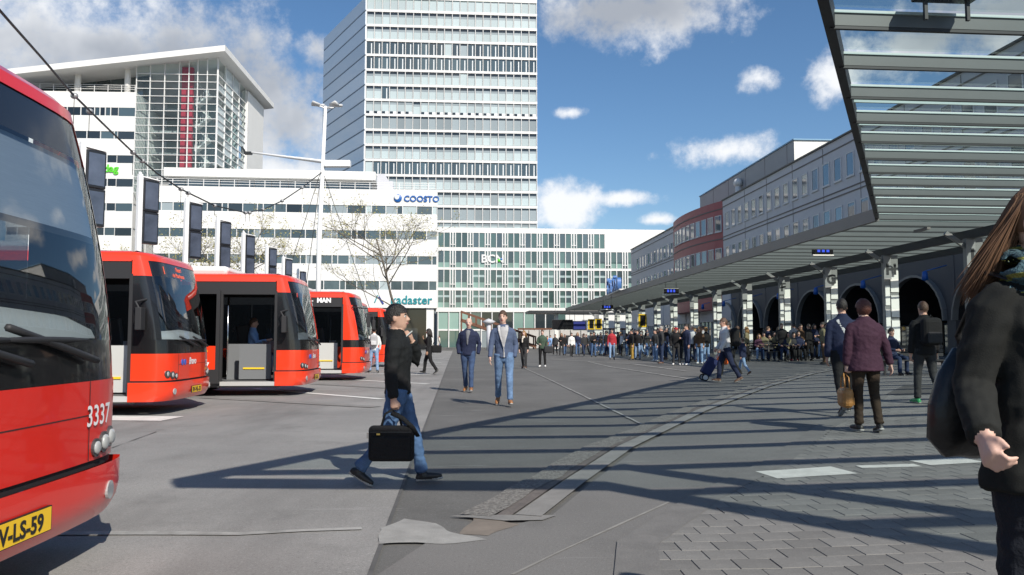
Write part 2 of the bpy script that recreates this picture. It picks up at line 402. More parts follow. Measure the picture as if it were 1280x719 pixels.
def block_me(i, tiny=False):
    mb = MB(); w, d, b, h = BW/2 - .0022, BD/2 - .0022, 0.0024, 0.0042
    n = len(mb.v)
    mb.v += [(-w,-d,0),(w,-d,0),(w,d,0),(-w,d,0),(-w+b,-d+b,h),(w-b,-d+b,h),(w-b,d-b,h),(-w+b,d-b,h)]
    for q in ((4,5,6,7),(0,1,5,4),(1,2,6,5),(2,3,7,6),(3,0,4,7)): mb.face(q)
    return mb.mesh('paving_block', BLOCKM[i] if i < 3 else WBLOCK)
BM_ = [block_me(i) for i in range(4)]
wline = [gnd(*q) for q in ((944, 594), (1000, 590), (1075, 585), (1150, 580), (1215, 575), (1400, 562))]
def dist_line(x, y):
    best = 9
    for a_, b_ in zip(wline[:-1], wline[1:]):
        ab = Vector((b_.x-a_.x, b_.y-a_.y)); t = max(0, min(1, (Vector((x-a_.x, y-a_.y)).dot(ab)) / ab.dot(ab)))
        best = min(best, (Vector((x-a_.x, y-a_.y)) - ab * t).length)
    return best
cells = []
rr = random.Random(3)
for j in range(-20, 90):
    for i in range(-30, 90):
        lx, ly = (i + 0.5 * (j % 2)) * BW, j * BD
        x = lx * math.cos(brot) - ly * math.sin(brot); y = 2 + lx * math.sin(brot) + ly * math.cos(brot)
        if not inside(x, y, PPOLY): continue
        px = 640 + FPX * x / y
        w_ = False
        cells.append((y, x, px, 3 if w_ else rr.choice((0, 0, 1, 2)), rr.gauss(0, 0.0007), rr.gauss(0, 0.003), rr.gauss(0, 0.003)))
cells.sort(key=lambda c: (c[0] if (3.9 < c[0] and 600 < c[2] < 1310) else 99 + c[0]))
rest = MB(); nblk = 0
for (y, x, px, k, dz, tx, ty) in cells:
    z = zg(x) + 0.003 + dz; ty2 = ty - (math.atan(0.025) if x > 1.5 else 0)
    if nblk < 300 and 3.9 < y:
        put('paving_block', BM_[k], pave_o, (x, y, z), (tx, ty2, brot)); nblk += 1
    else:
        w, d, b, h = BW/2 - .0022, BD/2 - .0022, 0.0024, 0.0042; n = len(rest.v)
        mt = Matrix.Translation((x, y, z)) @ Matrix.Rotation(ty2, 4, 'Y') @ Matrix.Rotation(brot, 4, 'Z')
        rest.v += [tuple(mt @ Vector(q)) for q in ((-w,-d,0),(w,-d,0),(w,d,0),(-w,d,0),(-w+b,-d+b,h),(w-b,-d+b,h),(w-b,d-b,h),(-w+b,d-b,h))]
        for q in ((4,5,6,7),(0,1,5,4),(1,2,6,5),(2,3,7,6),(3,0,4,7)): rest.face([n + i for i in q], k)
for (A_, B_, w_) in (((958, 595), (1056, 589), .42), ((1074, 585), (1148, 583), .16), ((1150, 580), (1216, 576), .3)): strip('stop_line', [A_, B_], w_, mat('stop_line_paint', (.52, .515, .48), .8, vary=.15, scale=8, bump=.3, bscale=60), 0.0105, wob=.04)  # white line drawn only in its sunlit pieces; gaps stand for slat shade
strip('paving_edge', [Vector((a_[0] - .02, a_[1], 0)) for a_ in PPOLY[:6]], .26, mat('paving_edge', (0.145, 0.141, 0.135), .85, vary=.15, scale=5, bump=.3, bscale=60), .0095, wob=.01)
ro = rest.build('paving_blocks', BLOCKM + [WBLOCK], pave_o); ro['kind'] = 'stuff'
# ------------------------------------------------------------------ building materials
WHITEP = mat('white_cladding', (0.70, 0.70, 0.685), 0.45, vary=0.03, scale=0.3, bump=0.03, bscale=3)
WHITEF = mat('white_frame', (0.68, 0.685, 0.68), 0.4)
OFFWH = mat('off_white_wall', (0.70, 0.70, 0.67), 0.7, vary=0.05, scale=0.4)
DGLASS = mat('dark_glass', (0.018, 0.024, 0.028), 0.06, spec=0.9, rnd=0.5)
BGLASS = mat('blue_grey_glass', (0.05, 0.075, 0.085), 0.05, spec=1.0, rnd=0.4, coat=0.5)
GGLASS = mat('green_glass', (0.055, 0.10, 0.092), 0.05, spec=1.0, rnd=0.45, coat=0.5)
GGLASS2 = mat('pale_green_glass', (0.20, 0.31, 0.28), 0.12, spec=0.8, rnd=0.25)
BLIND = mat('window_blind', (0.40, 0.475, 0.49), 0.35, rnd=0.12, coat=0.6)
BLIND2 = mat('grey_blind', (0.24, 0.285, 0.305), 0.35, rnd=0.2, coat=0.6)
CURT = mat('white_curtain', (0.66, 0.69, 0.70), 0.4, coat=0.5)
GREYCL = mat('grey_cladding', (0.47, 0.48, 0.52), 0.6, vary=0.05, scale=0.5)
GREYD = mat('grey_joint', (0.13, 0.12, 0.12), 0.7)
REDCL = mat('dark_red_cladding', (0.30, 0.06, 0.07), 0.5, vary=0.06, scale=0.6)
PENT = mat('penthouse_sheet', (0.30, 0.31, 0.33), 0.6, vary=0.05, scale=0.4)
DMETAL = mat('dark_metal', (0.035, 0.038, 0.04), 0.45, metal=0.3)
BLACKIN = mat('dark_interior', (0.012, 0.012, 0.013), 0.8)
TEAL = mat('teal_lettering', (0.01, 0.24, 0.28), 0.4)
NAVYL = mat('blue_lettering', (0.01, 0.10, 0.36), 0.35)
GREENL = mat('green_lettering', (0.10, 0.55, 0.03), 0.4)
BROWNW = mat('brown_timber', (0.13, 0.055, 0.03), 0.7, vary=0.2, scale=4)

def wire_up(me, parent, loc): return put('lettering', me, parent, loc, (math.pi/2, 0, 0))
def panes_strip(parent, x0, x1, z0, z1, rng, y=0.0, wmin=0.7, wmax=2.2, pool=None, nm='window'):
    """one ribbon window: separate panes with white mullions between"""
    x = x0; k = 0
    while x < x1 - 0.3:
        w = rng.choice((0.75, 1.5, 1.9, 1.9, 2.1)); w = min(w, x1 - x)
        if x1 - (x + w) < 0.5: w = x1 - x
        m_ = rng.choice(pool)
        mb = MB(); mb.box(0.05, w - 0.05, 0.10, 0.14, 0, z1 - z0, 0)
        mb.box(0, 0.05, 0.0, 0.16, 0, z1 - z0, 1); mb.box(w - 0.05, w, 0.0, 0.16, 0, z1 - z0, 1)
        mb.box(0.05, w - 0.05, 0.02, 0.10, 0, 0.07, 1)
        o = mb.build(nm, [m_, WHITEF], parent, (x, y, z0)); x += w; k += 1

# ---------------- white office block with ribbon windows ("kadaster")
KY = math.atan(0.105)
kad = empty('office_building', (at_depth(546, 108), 108, 0), KY, 'white office block with ribbon windows and kadaster lettering beside the bare tree', 'building')
rng = random.Random(11); W_ = 37.0
mb = MB(); rows = [(7.95, 9.2), (11.4, 12.6), (14.8, 16.0), (18.25, 19.4)]
zs = [5.6] + [z for r in rows for z in r] + [21.6]
for i in range(0, len(zs), 2): mb.box(-W_, 0, 0, 12, zs[i], zs[i+1])
mb.box(-W_, -0.02, 0.35, 11.9, 5.7, 21.3)
mb.build('wall', WHITEP, kad)
for (za, zb) in rows: panes_strip(kad, -W_ + 0.1, -9.6, za, zb, rng, 0.0, pool=[BGLASS, BGLASS, DGLASS, BLIND2, BGLASS])
for (za, zb) in rows: panes_strip(kad, -9.6, -0.05, za, zb, rng, 0.0, pool=[BLIND2, BGLASS, BLIND, BGLASS])
for i in range(0, len(zs), 2):                                             # joints between cladding boards
    zz = zs[i] + 0.75
    while zz < zs[i+1] - 0.2: MB().box(-W_, 0.004, -0.006, 0.0, zz, zz + 0.035).build('cladding_joint', mat('cladding_joint', (0.52, 0.52, 0.52), 0.7), kad); zz += 0.75
mb = MB(); mb.box(-W_, -0.3, 3, 11, 0, 5.6); mb.build('ground_floor', DGLASS, kad)
for i in range(8): MB().box(-W_ + 1 + i * 5, -W_ + 1.5 + i * 5, 0.4, 0.9, 0, 5.6).build('column', OFFWH, kad)
MB().box(-1.4, -0.4, 0.3, 2.2, 0, 5.6).build('column', WHITEP, kad)
# penthouse on its roof
ph = MB(); ph.box(-W_, -8.6, 3.2, 11.5, 23.55, 24.7); phr = ph.build('penthouse_roof', WHITEP, kad)
for i in range(12): MB().box(-W_ + 0.3 + i * 2.3, -W_ + 2.5 + i * 2.3, 4.5, 4.6, 21.6, 23.55).build('penthouse_window', BGLASS, kad)
mb = MB()
for i in range(19): mb.box(-W_ + 0.1 + i * 1.98, -W_ + 0.18 + i * 1.98, 0.3, 0.36, 21.6, 22.6)
for z_ in (21.95, 22.3, 22.58): mb.box(-W_, -0.2, 0.31, 0.35, z_, z_ + 0.06)
mb.build('roof_railing', WHITEF, kad)
mb = MB(); mb.poly([(-8.4, 4, 24.6), (-7.4, 4, 24.6), (-5.6, 4, 21.7), (-8.4, 4, 21.7)]); mb.box(-8.4, -6.2, 4.05, 8, 21.6, 23.6)
mb.build('roof_stair_house', GREYCL, kad)
o = wire_up(text_mesh('COOSTO', 1.12, 0.05, NAVYL, 1.02, bold=0.03), kad, (-4.55, -0.08, 20.05)); o.name = 'sign_lettering'
mb = MB(); mb.ball((0, 0, 0), (0.55, 0.12, 0.55), 0, 14, 8); mb.ball((-0.15, -0.1, 0.12), (0.34, 0.08, 0.34), 1, 12, 8)
mb.build('round_emblem', [NAVYL, mat('emblem_white', (0.7, 0.75, 0.8), 0.4)], kad, (-5.35, -0.1, 20.45))
o = wire_up(text_mesh('kadaster', 1.62, 0.06, TEAL, 1.0, bold=0.02), kad, (-6.2, -0.08, 6.15)); o.name = 'sign_lettering'
mb = MB(); mb.bar((-8.3, -0.06, 6.3), (-7.9, -0.06, 7.3), 0.08, 0.16); mb.bar((-7.75, -0.06, 7.1), (-7.15, -0.06, 6.1), 0.08, 0.22, 1)
mb.build('emblem', [TEAL, mat('emblem_blue', (0.03, 0.05, 0.25), 0.4)], kad)

# ---------------- office with the glazed stair hall and the leaning roof
GLD = 113.0
gl = empty('atrium_building', (at_depth(265, GLD), GLD, 0), math.atan(0.05), 'white office with tall glazed hall, red wall panel inside and slanting white roof', 'building')
def gx(px): return at_depth(px, GLD) - at_depth(265, GLD)
def gz(py): return height_at(py, GLD)
xl, xm, x0 = gx(10), gx(164), 0.0
frows = [(gz(143), gz(132)), (gz(172.5), gz(162.5)), (gz(203), gz(193)), (gz(233), gz(223)), (gz(264), gz(254)), (gz(295), gz(285)), (gz(325), gz(316))]
zs = [gz(112)] + [z for r in frows for z in (r[1], r[0])] + [0.0]
mb = MB()
for i in range(0, len(zs) - 1, 2): mb.box(xl, xm, 0, 14, zs[i+1], zs[i])
mb.box(xl + .1, xm - .1, 0.4, 13.8, 0.1, zs[0] - .4)
mb.build('wall', WHITEP, gl)
for (za, zb) in frows:
    panes_strip(gl, xl + .1, xm - 2.4, za, zb, rng, 0.0, pool=[DGLASS, DGLASS, BGLASS])
    MB().box(xm - 2.35, xm - 0.02, 0.04, 0.10, za, zb).build('window', rng.choice((BGLASS, BLIND2, DGLASS)), gl)
for i in range(0, len(zs) - 1, 2):
    MB().box(xl, xm + 0.004, -0.006, 0, (zs[i] + zs[i+1]) / 2, (zs[i] + zs[i+1]) / 2 + 0.04).build('cladding_joint', MAT['cladding_joint'], gl)
# roof terrace, its columns and glass
for px_ in (88, 150): MB().tube([(gx(px_), 0.8, zs[0]), (gx(px_), 0.8, gz(66 if px_ == 150 else 77))], 0.42, 0, 14, smooth=True).build('column', WHITEP, gl)
for i in range(9): MB().box(xl + i * 2, xl + 1.9 + i * 2, 4.0, 4.1, zs[0], gz(93) + i * 0.28).build('terrace_window', BGLASS, gl)
mb = MB()
for i in range(10): mb.box(xl + i * 1.9, xl + .07 + i * 1.9, 0.2, 0.26, zs[0], zs[0] + 1.1)
for z_ in (0.45, 0.75, 1.05): mb.box(xl, xm, 0.21, 0.25, zs[0] + z_, zs[0] + z_ + .05)
mb.build('terrace_railing', WHITEF, gl)
# glazed hall: transoms and mullions in front, side wing going back
DEPTH = 24.0
top = lambda x: gz(66) + x * 0.135 * 0 + (x - 0) * 0.105            # soffit falls to the left
hallg = thin_glass('hall_glass', (0.84, 0.92, 0.91), 0.04, 0.03, 0.5)
cols = [164, 181, 199, 217, 229, 240, 252, 265]
trz = [gz(y) for y in (240, 230, 220.5, 211, 201.5, 192, 183, 173.5, 164, 154.5, 145, 135.5, 126, 116.5, 107, 97.5, 88)]
for a_, b_ in zip(cols[:-1], cols[1:]):
    for i in range(len(trz)):
        zt = trz[i+1] if i + 1 < len(trz) else min(top(gx(a_)), top(gx(b_))) - .1
        MB().quad((gx(a_) + .06, .06, trz[i] + .05), (gx(b_) - .06, .06, trz[i] + .05), (gx(b_) - .06, .06, zt - .05), (gx(a_) + .06, .06, zt - .05)).build('hall_pane', hallg, gl)
mb = MB()
for c in cols: mb.box(gx(c) - .05, gx(c) + .05, -0.1, 0.15, 5, top(gx(c)))
for z_ in trz: mb.box(gx(164), 0, -0.12, 0.08, z_ - .035, z_ + .035)
mb.build('hall_glazing_bars', WHITEF, gl)
# inside the hall
MB().box(gx(215), gx(229), 1.6, 2.2, trz[1] - 5, top(gx(217)) - .3).build('red_wall_panel', mat('red_panel', (0.40, 0.018, 0.045), 0.5), gl)
MB().box(gx(166), -0.4, 11, 11.3, 1, gz(95)).build('hall_back_wall', mat('hall_back', (0.30, 0.40, 0.43), 0.5), gl)
for k in range(9):
    zf = trz[1] + k * 3.36 - 1.2
    if zf < gz(100):
        MB().box(gx(166), gx(212), 5.5, 11, zf, zf + .35).build('gallery_floor', mat('gallery_slab', (0.28, 0.3, 0.31), 0.6), gl)
        mbs = MB(); mbs.bar((gx(231), 3.0, zf), (gx(248), 3.0, zf + 1.7), 1.4, .22); mbs.bar((gx(248), 4.6, zf + 1.7), (gx(231), 4.6, zf + 3.36), 1.4, .22)
        for t_ in range(6): mbs.box(gx(231) + t_ * .36, gx(231) + t_ * .36 + .06, 2.3, 2.36, zf + t_ * .32, zf + 1.0 + t_ * .32)
        mbs.build('stair_flight', WHITEF, gl)
        MB().box(gx(249), gx(263), 3, 9, zf + 1.4, zf + 1.7).build('gallery_floor', MAT['gallery_slab'], gl)
sg = []
for k in range(4):
    ya, yb = k * 3.5, (k + 1) * 3.5
    for i in range(len(trz)):
        zt = trz[i+1] if i + 1 < len(trz) else gz(66) - .1 - 0.0
        MB().quad((0, ya + .08, trz[i] + .05), (0, yb - .08, trz[i] + .05), (0, yb - .08, zt - .05), (0, ya + .08, zt - .05)).build('hall_pane', rng.choice((hallg, hallg, BLIND)), gl)
mb = MB()
for k in range(5): mb.box(-.1, .12, k * 3.5 - .08, k * 3.5 + .08, 5, gz(66))
for z_ in trz: mb.box(-.05, .14, 0, 14, z_ - .06, z_ + .06)
mb.build('hall_glazing_bars', WHITEF, gl)
MB().box(-0.6, 0.35, 14.2, DEPTH, 0, gz(66) - .3).build('wall', WHITEP, gl)
# leaning roof slab
zc = gz(56); zl_ = gz(92); zb_ = gz(56)
mb = MB(); xa = gx(8)
q = [(xa, -2.2, zl_), (1.6, -2.2, zc), (1.6, DEPTH + 2, zc), (xa, DEPTH + 2, zl_)]
n = len(mb.v); mb.v += [(a_, b_, c_ - .85) for a_, b_, c_ in q] + q
for fq in ((3,2,1,0),(4,5,6,7),(0,1,5,4),(1,2,6,5),(2,3,7,6),(3,0,4,7)): mb.face([n + i for i in fq])
mb.build('roof', WHITEP, gl)
o = wire_up(text_mesh('maandag', 1.5, 0.06, GREENL, 1.0, bold=0.04), gl, (gx(99), -0.1, gz(214.5))); o.name = 'sign_lettering'

# ---------------- tower
TD = 170.0; TS = TD / FPX
tw = empty('office_tower', (at_depth(454, TD), TD, 0), math.atan(0.075), 'tall pale glass office tower with white floor bands', 'building')
TWW = (670 - 454) * TS * 1.012; NB = 22; bw = TWW / NB; FH = 19.4 * TS
ztop = 76.0; nfl = 18; zb0 = ztop - nfl * FH
sideC = Vector((-13.0, 25.5))                                               # back-left corner, local
mb = MB(); mb.prism([(0.05, 0.35), (TWW - .05, 0.35), (TWW - .05, 26), (sideC.x + .3, sideC.y)], 0, ztop - .2); mb.build('core', mat('tower_core', (0.2, 0.23, 0.25), 0.6), tw)
styles = [2, 0, 0, 1, 1, 0, 0, 3, 4, 0, 0, 1, 0, 0, 4, 3, 0, 0]
def pane_me(st, w, h):
    mb = MB(); w2 = w - .12
    def P(x0, x1, z0, z1, mi): mb.quad((x0, 0, z0), (x1, 0, z0), (x1, 0, z1), (x0, 0, z1), mi)
    if st == 0: P(.12, w2, .1, h * .62, 1); P(.12, w2, h * .62, h * .8, 2); P(.12, w2, h * .8, h - .1, 0)
    elif st == 1:
        P(.12, w2 * .62, .1, h - .1, 0); P(w2 * .62, w2 * .76, .1, h * .86, 3); P(w2 * .76, w2, .1, h - .1, 0); P(w2 * .62, w2 * .76, h * .86, h - .1, 0)
    elif st == 2: P(.12, w2, .1, h - .1, 1)
    elif st == 3: P(.12, w2, h * .22, h * .75, 1); P(.12, w2 * .5, .1, h * .22, 0); P(w2 * .5, w2, .1, h * .22, 3); P(.12, w2, h * .75, h - .1, 2)
    else: P(.12, w2, .1, h * .85, 2); P(.12, w2, h * .85, h - .1, 0)
    return mb.mesh('window', [DGLASS if st != 1 else BGLASS, BLIND, BLIND2, CURT])
BANDH = 0.52; ph_ = FH - BANDH
PM = [pane_me(s_, bw, ph_) for s_ in range(5)]
over = MB(); cnt = 0
for f in range(nfl):
    zf = ztop - (f + 1) * FH
    MB().box(-.12, TWW + .1, -.12, 0.36, zf, zf + BANDH).build('floor_band', WHITEF, tw)
    mbm = MB()
    for i in range(NB + 1): mbm.box(i * bw - .065, i * bw + .065, -.06, .2, zf + BANDH, zf + FH)
    mbm.build('mullions', WHITEF, tw)['kind'] = 'stuff'
    for i in range(NB):
        st = styles[f]
        if rng.random() < .025: st = rng.choice((0, 2, 4, 1))
        o = put('window', PM[st], tw, (i * bw, 0.12, zf + BANDH)); cnt += 1
MB().box(-.12, TWW + .1, -.12, 0.36, ztop - .3, ztop + .5).build('parapet', WHITEF, tw)
# shaded side of the tower
sd = sideC; sl_ = sd.length; su = sd.normalized(); sn = Vector((-su.y, su.x)); NS = 16; sw = sl_ / NS
if sn.x > 0: sn = -sn
STONE = mat('tower_side_panel', (0.72, 0.77, 0.81), 0.3, coat=0.5, rnd=0.1); SGL = mat('tower_side_glass', (0.36, 0.45, 0.54), 0.08, spec=1, rnd=0.4)
ang = math.atan2(su.y, su.x)
smb = MB(); smb.box(.32, sw - .32, 0, .05, .15, ph_); SME = smb.mesh('window', SGL)
for f in range(nfl):
    zf = ztop - (f + 1) * FH
    o = MB(); o.box(0, sl_, -.08, .25, zf, zf + .35, 0); o.build('floor_band', mat('slate_band', (0.18, 0.21, 0.25), 0.5), tw, (0, 0, 0), (0, 0, ang))
    o = MB(); o.box(0, sl_, 0.0, .3, zf + .35, zf + FH, 0); o.build('side_panel', STONE, tw, (0, 0, 0), (0, 0, ang))
    for i in range(NS):
        put('window', SME, tw, (su.x * i * sw + sn.x * .06, su.y * i * sw + sn.y * .06, zf + .4), (0, 0, ang))

# ---------------- low glass office in the middle
MD = 140.0; ms = MD / FPX
mo = empty('office_building', (at_depth(545, MD), MD, 0), math.atan(0.085), 'long low office with white frames, green glazing and BCN lettering', 'building')
def mx(px): return (px - 545) * ms * 1.01
def mz(py): return height_at(py, MD)
MWX = mx(835)
mrows = [(290, 308.5, 757), (313, 334, 800), (337, 359.5, 835), (363, 384.5, 835)]
mb = MB()
mb.box(0, MWX, 0, 16, mz(290), mz(283.5))
for (ya, yb) in ((308.5, 313), (334, 337), (359.5, 363), (384.5, 390)): mb.box(0, MWX, 0, 16, mz(yb), mz(ya))
mb.box(mx(757), MWX, 0.02, 15.9, mz(309), mz(289)); mb.box(mx(800), MWX, 0.02, 15.9, mz(335), mz(312))
mb.box(0.1, MWX - .1, 0.5, 15, 0.2, mz(288)); mb.box(-0.0, .25, 0.01, 16, mz(390), mz(285))
mb.build('wall', WHITEP, mo)
for r_, (ya, yb, xe) in enumerate(mrows):
    za, zb = mz(yb), mz(ya); x = 547.0; k = 0
    while x < xe - 3:
        pat = (7.5, 7.5, 3.4, 3.4)[k % 4]; w = pat * ms; big = pat > 5
        mb = MB(); h = zb - za
        if big:
            mb.box(.06, w - .06, .12, .16, 0, h * .3, 1 if r_ > 0 else 0); mb.box(.06, w - .06, .12, .16, h * .3, h, 0)
            if r_ > 1 and rng.random() < .85: mb.box(.06, w - .06, .10, .13, h * .6, h * .72, 2)
        else:
            mb.box(.1, w - .1, .12, .16, h * .22, h, 0); mb.box(.1, w - .1, .12, .16, 0, h * .17, 0); mb.box(0, w, .0, .14, h * .17, h * .22, 3)
        mb.box(-.05, .06, -.03, .18, 0, h, 3); mb.box(w - .06, w + .05, -.035, .18, 0, h, 3)
        if not big: mb.box(w - .12, w - .06, 0, .18, h * .2, h, 3); mb.box(.06, .12, 0, .18, h * .2, h, 3)
        mb.build('window', [rng.choice((GGLASS, GGLASS, GGLASS, BGLASS)), GGLASS2, mat('lit_ceiling_band', (0.33, 0.42, 0.42), 0.3, coat=.5), WHITEF], mo, (mx(x), 0, za))
        x += pat; k += 1
o = wire_up(text_mesh('BCN', 2.0, 0.05, WHITEF, 1.0, bold=0.05), mo, (mx(600.5), -0.1, mz(327.5))); o.name = 'sign_lettering'
mb = MB(); mb.ball((.5, 0, .35), (.3, .1, .3), 0); mb.ball((.9, 0, .5), (.25, .1, .25), 1); mb.build('round_emblem', [GREENL, NAVYL], mo, (mx(619.5), -0.1, mz(327)))
# glazed ground floor behind
for i in range(12):
    xa_ = mx(547 + i * 13.4); m_ = (GGLASS2, GGLASS2, GGLASS2, GGLASS, DGLASS, DGLASS, DGLASS, GGLASS2, GGLASS2, DGLASS, DGLASS, GGLASS)[i]
    o = MB(); w = 13.4 * ms
    o.box(.1, w - .1, .2, .25, 3.2 - .0, mz(390), 0); o.box(0, .16, .05, .3, 0, mz(390), 1); o.box(.1, w - .1, .1, .3, 2.9, 3.2, 1); o.box(.1, w - .1, .2, .25, 0.0, 2.9, 2)
    o.build('ground_floor_window', [m_, WHITEF, GGLASS if i < 3 else BLIND2], mo, (xa_, 0, 0))
gw = empty('garden_wall', (at_depth(648, 122), 122, 0), YAW, 'pale concrete wall with dark upright joints behind the square', 'wall')
for i in range(11): MB().box(i * 1.6 + .04, i * 1.6 + 1.56, 0, .3, 0, 2.75).build('panel', mat('pale_concrete', (0.46, 0.45, 0.43), 0.8, vary=.08, scale=1.5), gw)
for i in range(12): MB().box(i * 1.6 - .04, i * 1.6 + .04, -.08, .2, 0, 2.8).build('post', DMETAL, gw)
MB().box(-.1, 17.7, -.1, .4, 2.82, 3.1).build('coping', BROWNW, gw)
MB().box(7.0, 9.1, -.15, -.09, 0, 2.0).build('door', DMETAL, gw)

# timber stair in front of the glass office
sw_ = empty('timber_stair', (at_depth(576, 112), 112, 0), YAW, 'brown timber outdoor stair with slatted railings in front of the glass office', 'stair')
S0, S1 = (0.0, 4.6), (10.5, 1.3)
mb = MB(); mb.bar((S0[0], 0, S0[1] - .5), (S1[0], 0, S1[1] - .9), .3, .4); mb.bar((S0[0], 2.5, S0[1] - .5), (S1[0], 2.5, S1[1] - .9), .3, .4); mb.build('stringer', BROWNW, sw_)
for i in range(16):
    t = i / 15; MB().box(S0[0] + t * 10, S0[0] + t * 10 + .7, 0, 2.5, 4.0 - t * 3.6, 4.15 - t * 3.6).build('tread', mat('worn_tread', (0.24, 0.15, 0.10), .8), sw_)
for j, y_ in enumerate((-.1, 2.6)):
    MB().bar((0, y_, 5.3), (10.6, y_, 1.7), .12, .22).build('handrail', BROWNW, sw_)
    for i in range(11):
        t = i / 10; MB().box(t * 10.4, t * 10.4 + .2, y_ - .05, y_ + .05, 0 if i in (0, 5, 10) else 4.1 - t * 3.6, 5.25 - t * 3.55).build('baluster', BROWNW, sw_)
lp = empty('bollard_lamp', (at_depth(611, 100), 100, 0), 0, 'short grey lamp post standing by the timber stair', 'lamp')
MB().tube([(0, 0, 0), (0, 0, 3.3)], .28, 0, 12).build('post', GREYCL, lp)
MB().tube([(0, 0, 3.3), (0, 0, 3.6)], [.5, .85], 0, 14).build('lamp_head', GREYCL, lp)

# ------------------------------------------------------------------ station building along the right
SX0 = 27.4; SVP = (580 - 640) / FPX
st = empty('station_building', (SX0, 0, 0), -math.atan(SVP) * 1.0, 'long grey station building with square windows and a curved dark red bay', 'building')
# local y runs along the facade away from the viewer, local +x goes into the building
SY0, SY1, SZ = 30.0, 131.0, 16.0
RA, RB = 84.3, 102.0
mb = MB(); mb.box(0, 14, SY0, RA, 6.3, SZ); mb.box(0.0, 14, RB, SY1, 4.0, SZ); mb.box(.5, 14, RA, RB, 4, SZ)
mb.box(8.2, 14, SY0, SY1, 0, 6.3); mb.build('wall', GREYCL, st)
def swin(y, z, big=1.0, par=st, xo=0.0):
    o = put('window', SWIN, par, (xo, y, z)); return o
mb = MB(); w, h = 1.15, 1.75
mb.box(-.035, -.005, -w/2 + .09, w/2 - .09, .09, h - .09, 0)
for (a_, b_, c_, d_) in ((-w/2, w/2, 0, .09), (-w/2, w/2, h - .09, h), (-w/2, -w/2 + .09, .09, h - .09), (w/2 - .09, w/2, .09, h - .09)): mb.box(-.06, .06, a_, b_, c_, d_, 1)
mb.box(-.12, 0, -w/2 - .05, w/2 + .05, -.08, -.02, 1)
SKYG = mat('station_glass', (0.05, 0.075, 0.11), 0.04, spec=1.0, rnd=0.4, coat=.6)
SWIN = mb.mesh('window', [SKYG, mat('pale_window_frame', (0.55, 0.56, 0.58), .5)])
yy = 31.5
while yy < RA - .8:
    for z_ in (12.9, 9.3): swin(yy, z_)
    if yy < 62: swin(yy, 5.9 + .6)
    yy += 1.9
yy = RB + 1.2
while yy < SY1 - 4:
    for z_ in (12.4, 9.0): swin(yy, z_)
    yy += 1.9
for (a_, b_) in ((SY0, RA), (RB, SY1)):
    for z_ in (15.3, 12.1, 11.75, 8.5): MB().box(-.05, -.003, a_, b_, z_, z_ + .09).build('string_course', GREYD, st)
    MB().box(-.15, 14, a_, b_, SZ, SZ + .12).build('coping', DMETAL, st)
for k in range(9): MB().box(-.02, -.004, SY0 + 5.7 * k + 2, SY0 + 5.7 * k + 2.05, 6.4, 15.9).build('wall_joint', GREYD, st)
# curved red bay
bay = MB(); RBUL = 1.5; nb = 12; pts = []
for i in range(nb + 1):
    t = i / nb; y_ = RA + (RB - RA) * t; pts.append((-RBUL * math.sin(math.pi * min(1, t * .86 + .0)) ** .8 if t > 0 else 0, y_))
pts[-1] = (0.3, RB)
ctr = pts + [(1.5, RB), (1.5, RA)]
bay.prism(list(reversed(ctr)), 4.5, SZ + .05); bo = bay.build('red_bay', REDCL, st)
for z_ in (15.2, 12.0, 8.5):
    mb = MB()
    for (p, q) in zip(pts[:-1], pts[1:]): mb.bar((p[0] - .02, p[1], z_), (q[0] - .02, q[1], z_), .06, .12)
    mb.build('bay_joint', GREYD, bo)
for i in range(1, nb - 1):
    p, q = pts[i - 1], pts[i]
    an = math.atan2(q[0] - p[0], q[1] - p[1])
    for z_ in (12.8, 9.3):
        put('window', SWIN, bo, ((p[0] + q[0]) / 2 - .03, (p[1] + q[1]) / 2, z_), (0, 0, -an))
# roof-top plant room
mb = MB(); mb.box(2.0, 12, 70.5, 99, SZ, 19.1); mb.build('plant_room', [PENT], st)
MB().box(2.0, 12.01, 70.44, 70.5, SZ, 19.08).build('plant_room_end', OFFWH, st)
for k in range(5): MB().box(1.985, 2.0, 72 + 5.4 * k, 72.06 + 5.4 * k, SZ, 19.1).build('wall_joint', GREYD, st)
MB().box(1.9, 12.1, 70.3, 99.1, 19.1, 19.22).build('plant_room_coping', mat('blue_coping', (0.15, 0.3, 0.45), .5), st)
mb = MB(); mb.tube([(1.6, 84, SZ), (1.6, 84, SZ + 1.5)], .3, 0, 10); mb.ball((1.6, 84, SZ + 1.9), .5); mb.build('roof_vent', WHITEF, st)
MB().box(2.5, 10, 112, 118, SZ, 17.6).build('lift_house', GREYCL, st)
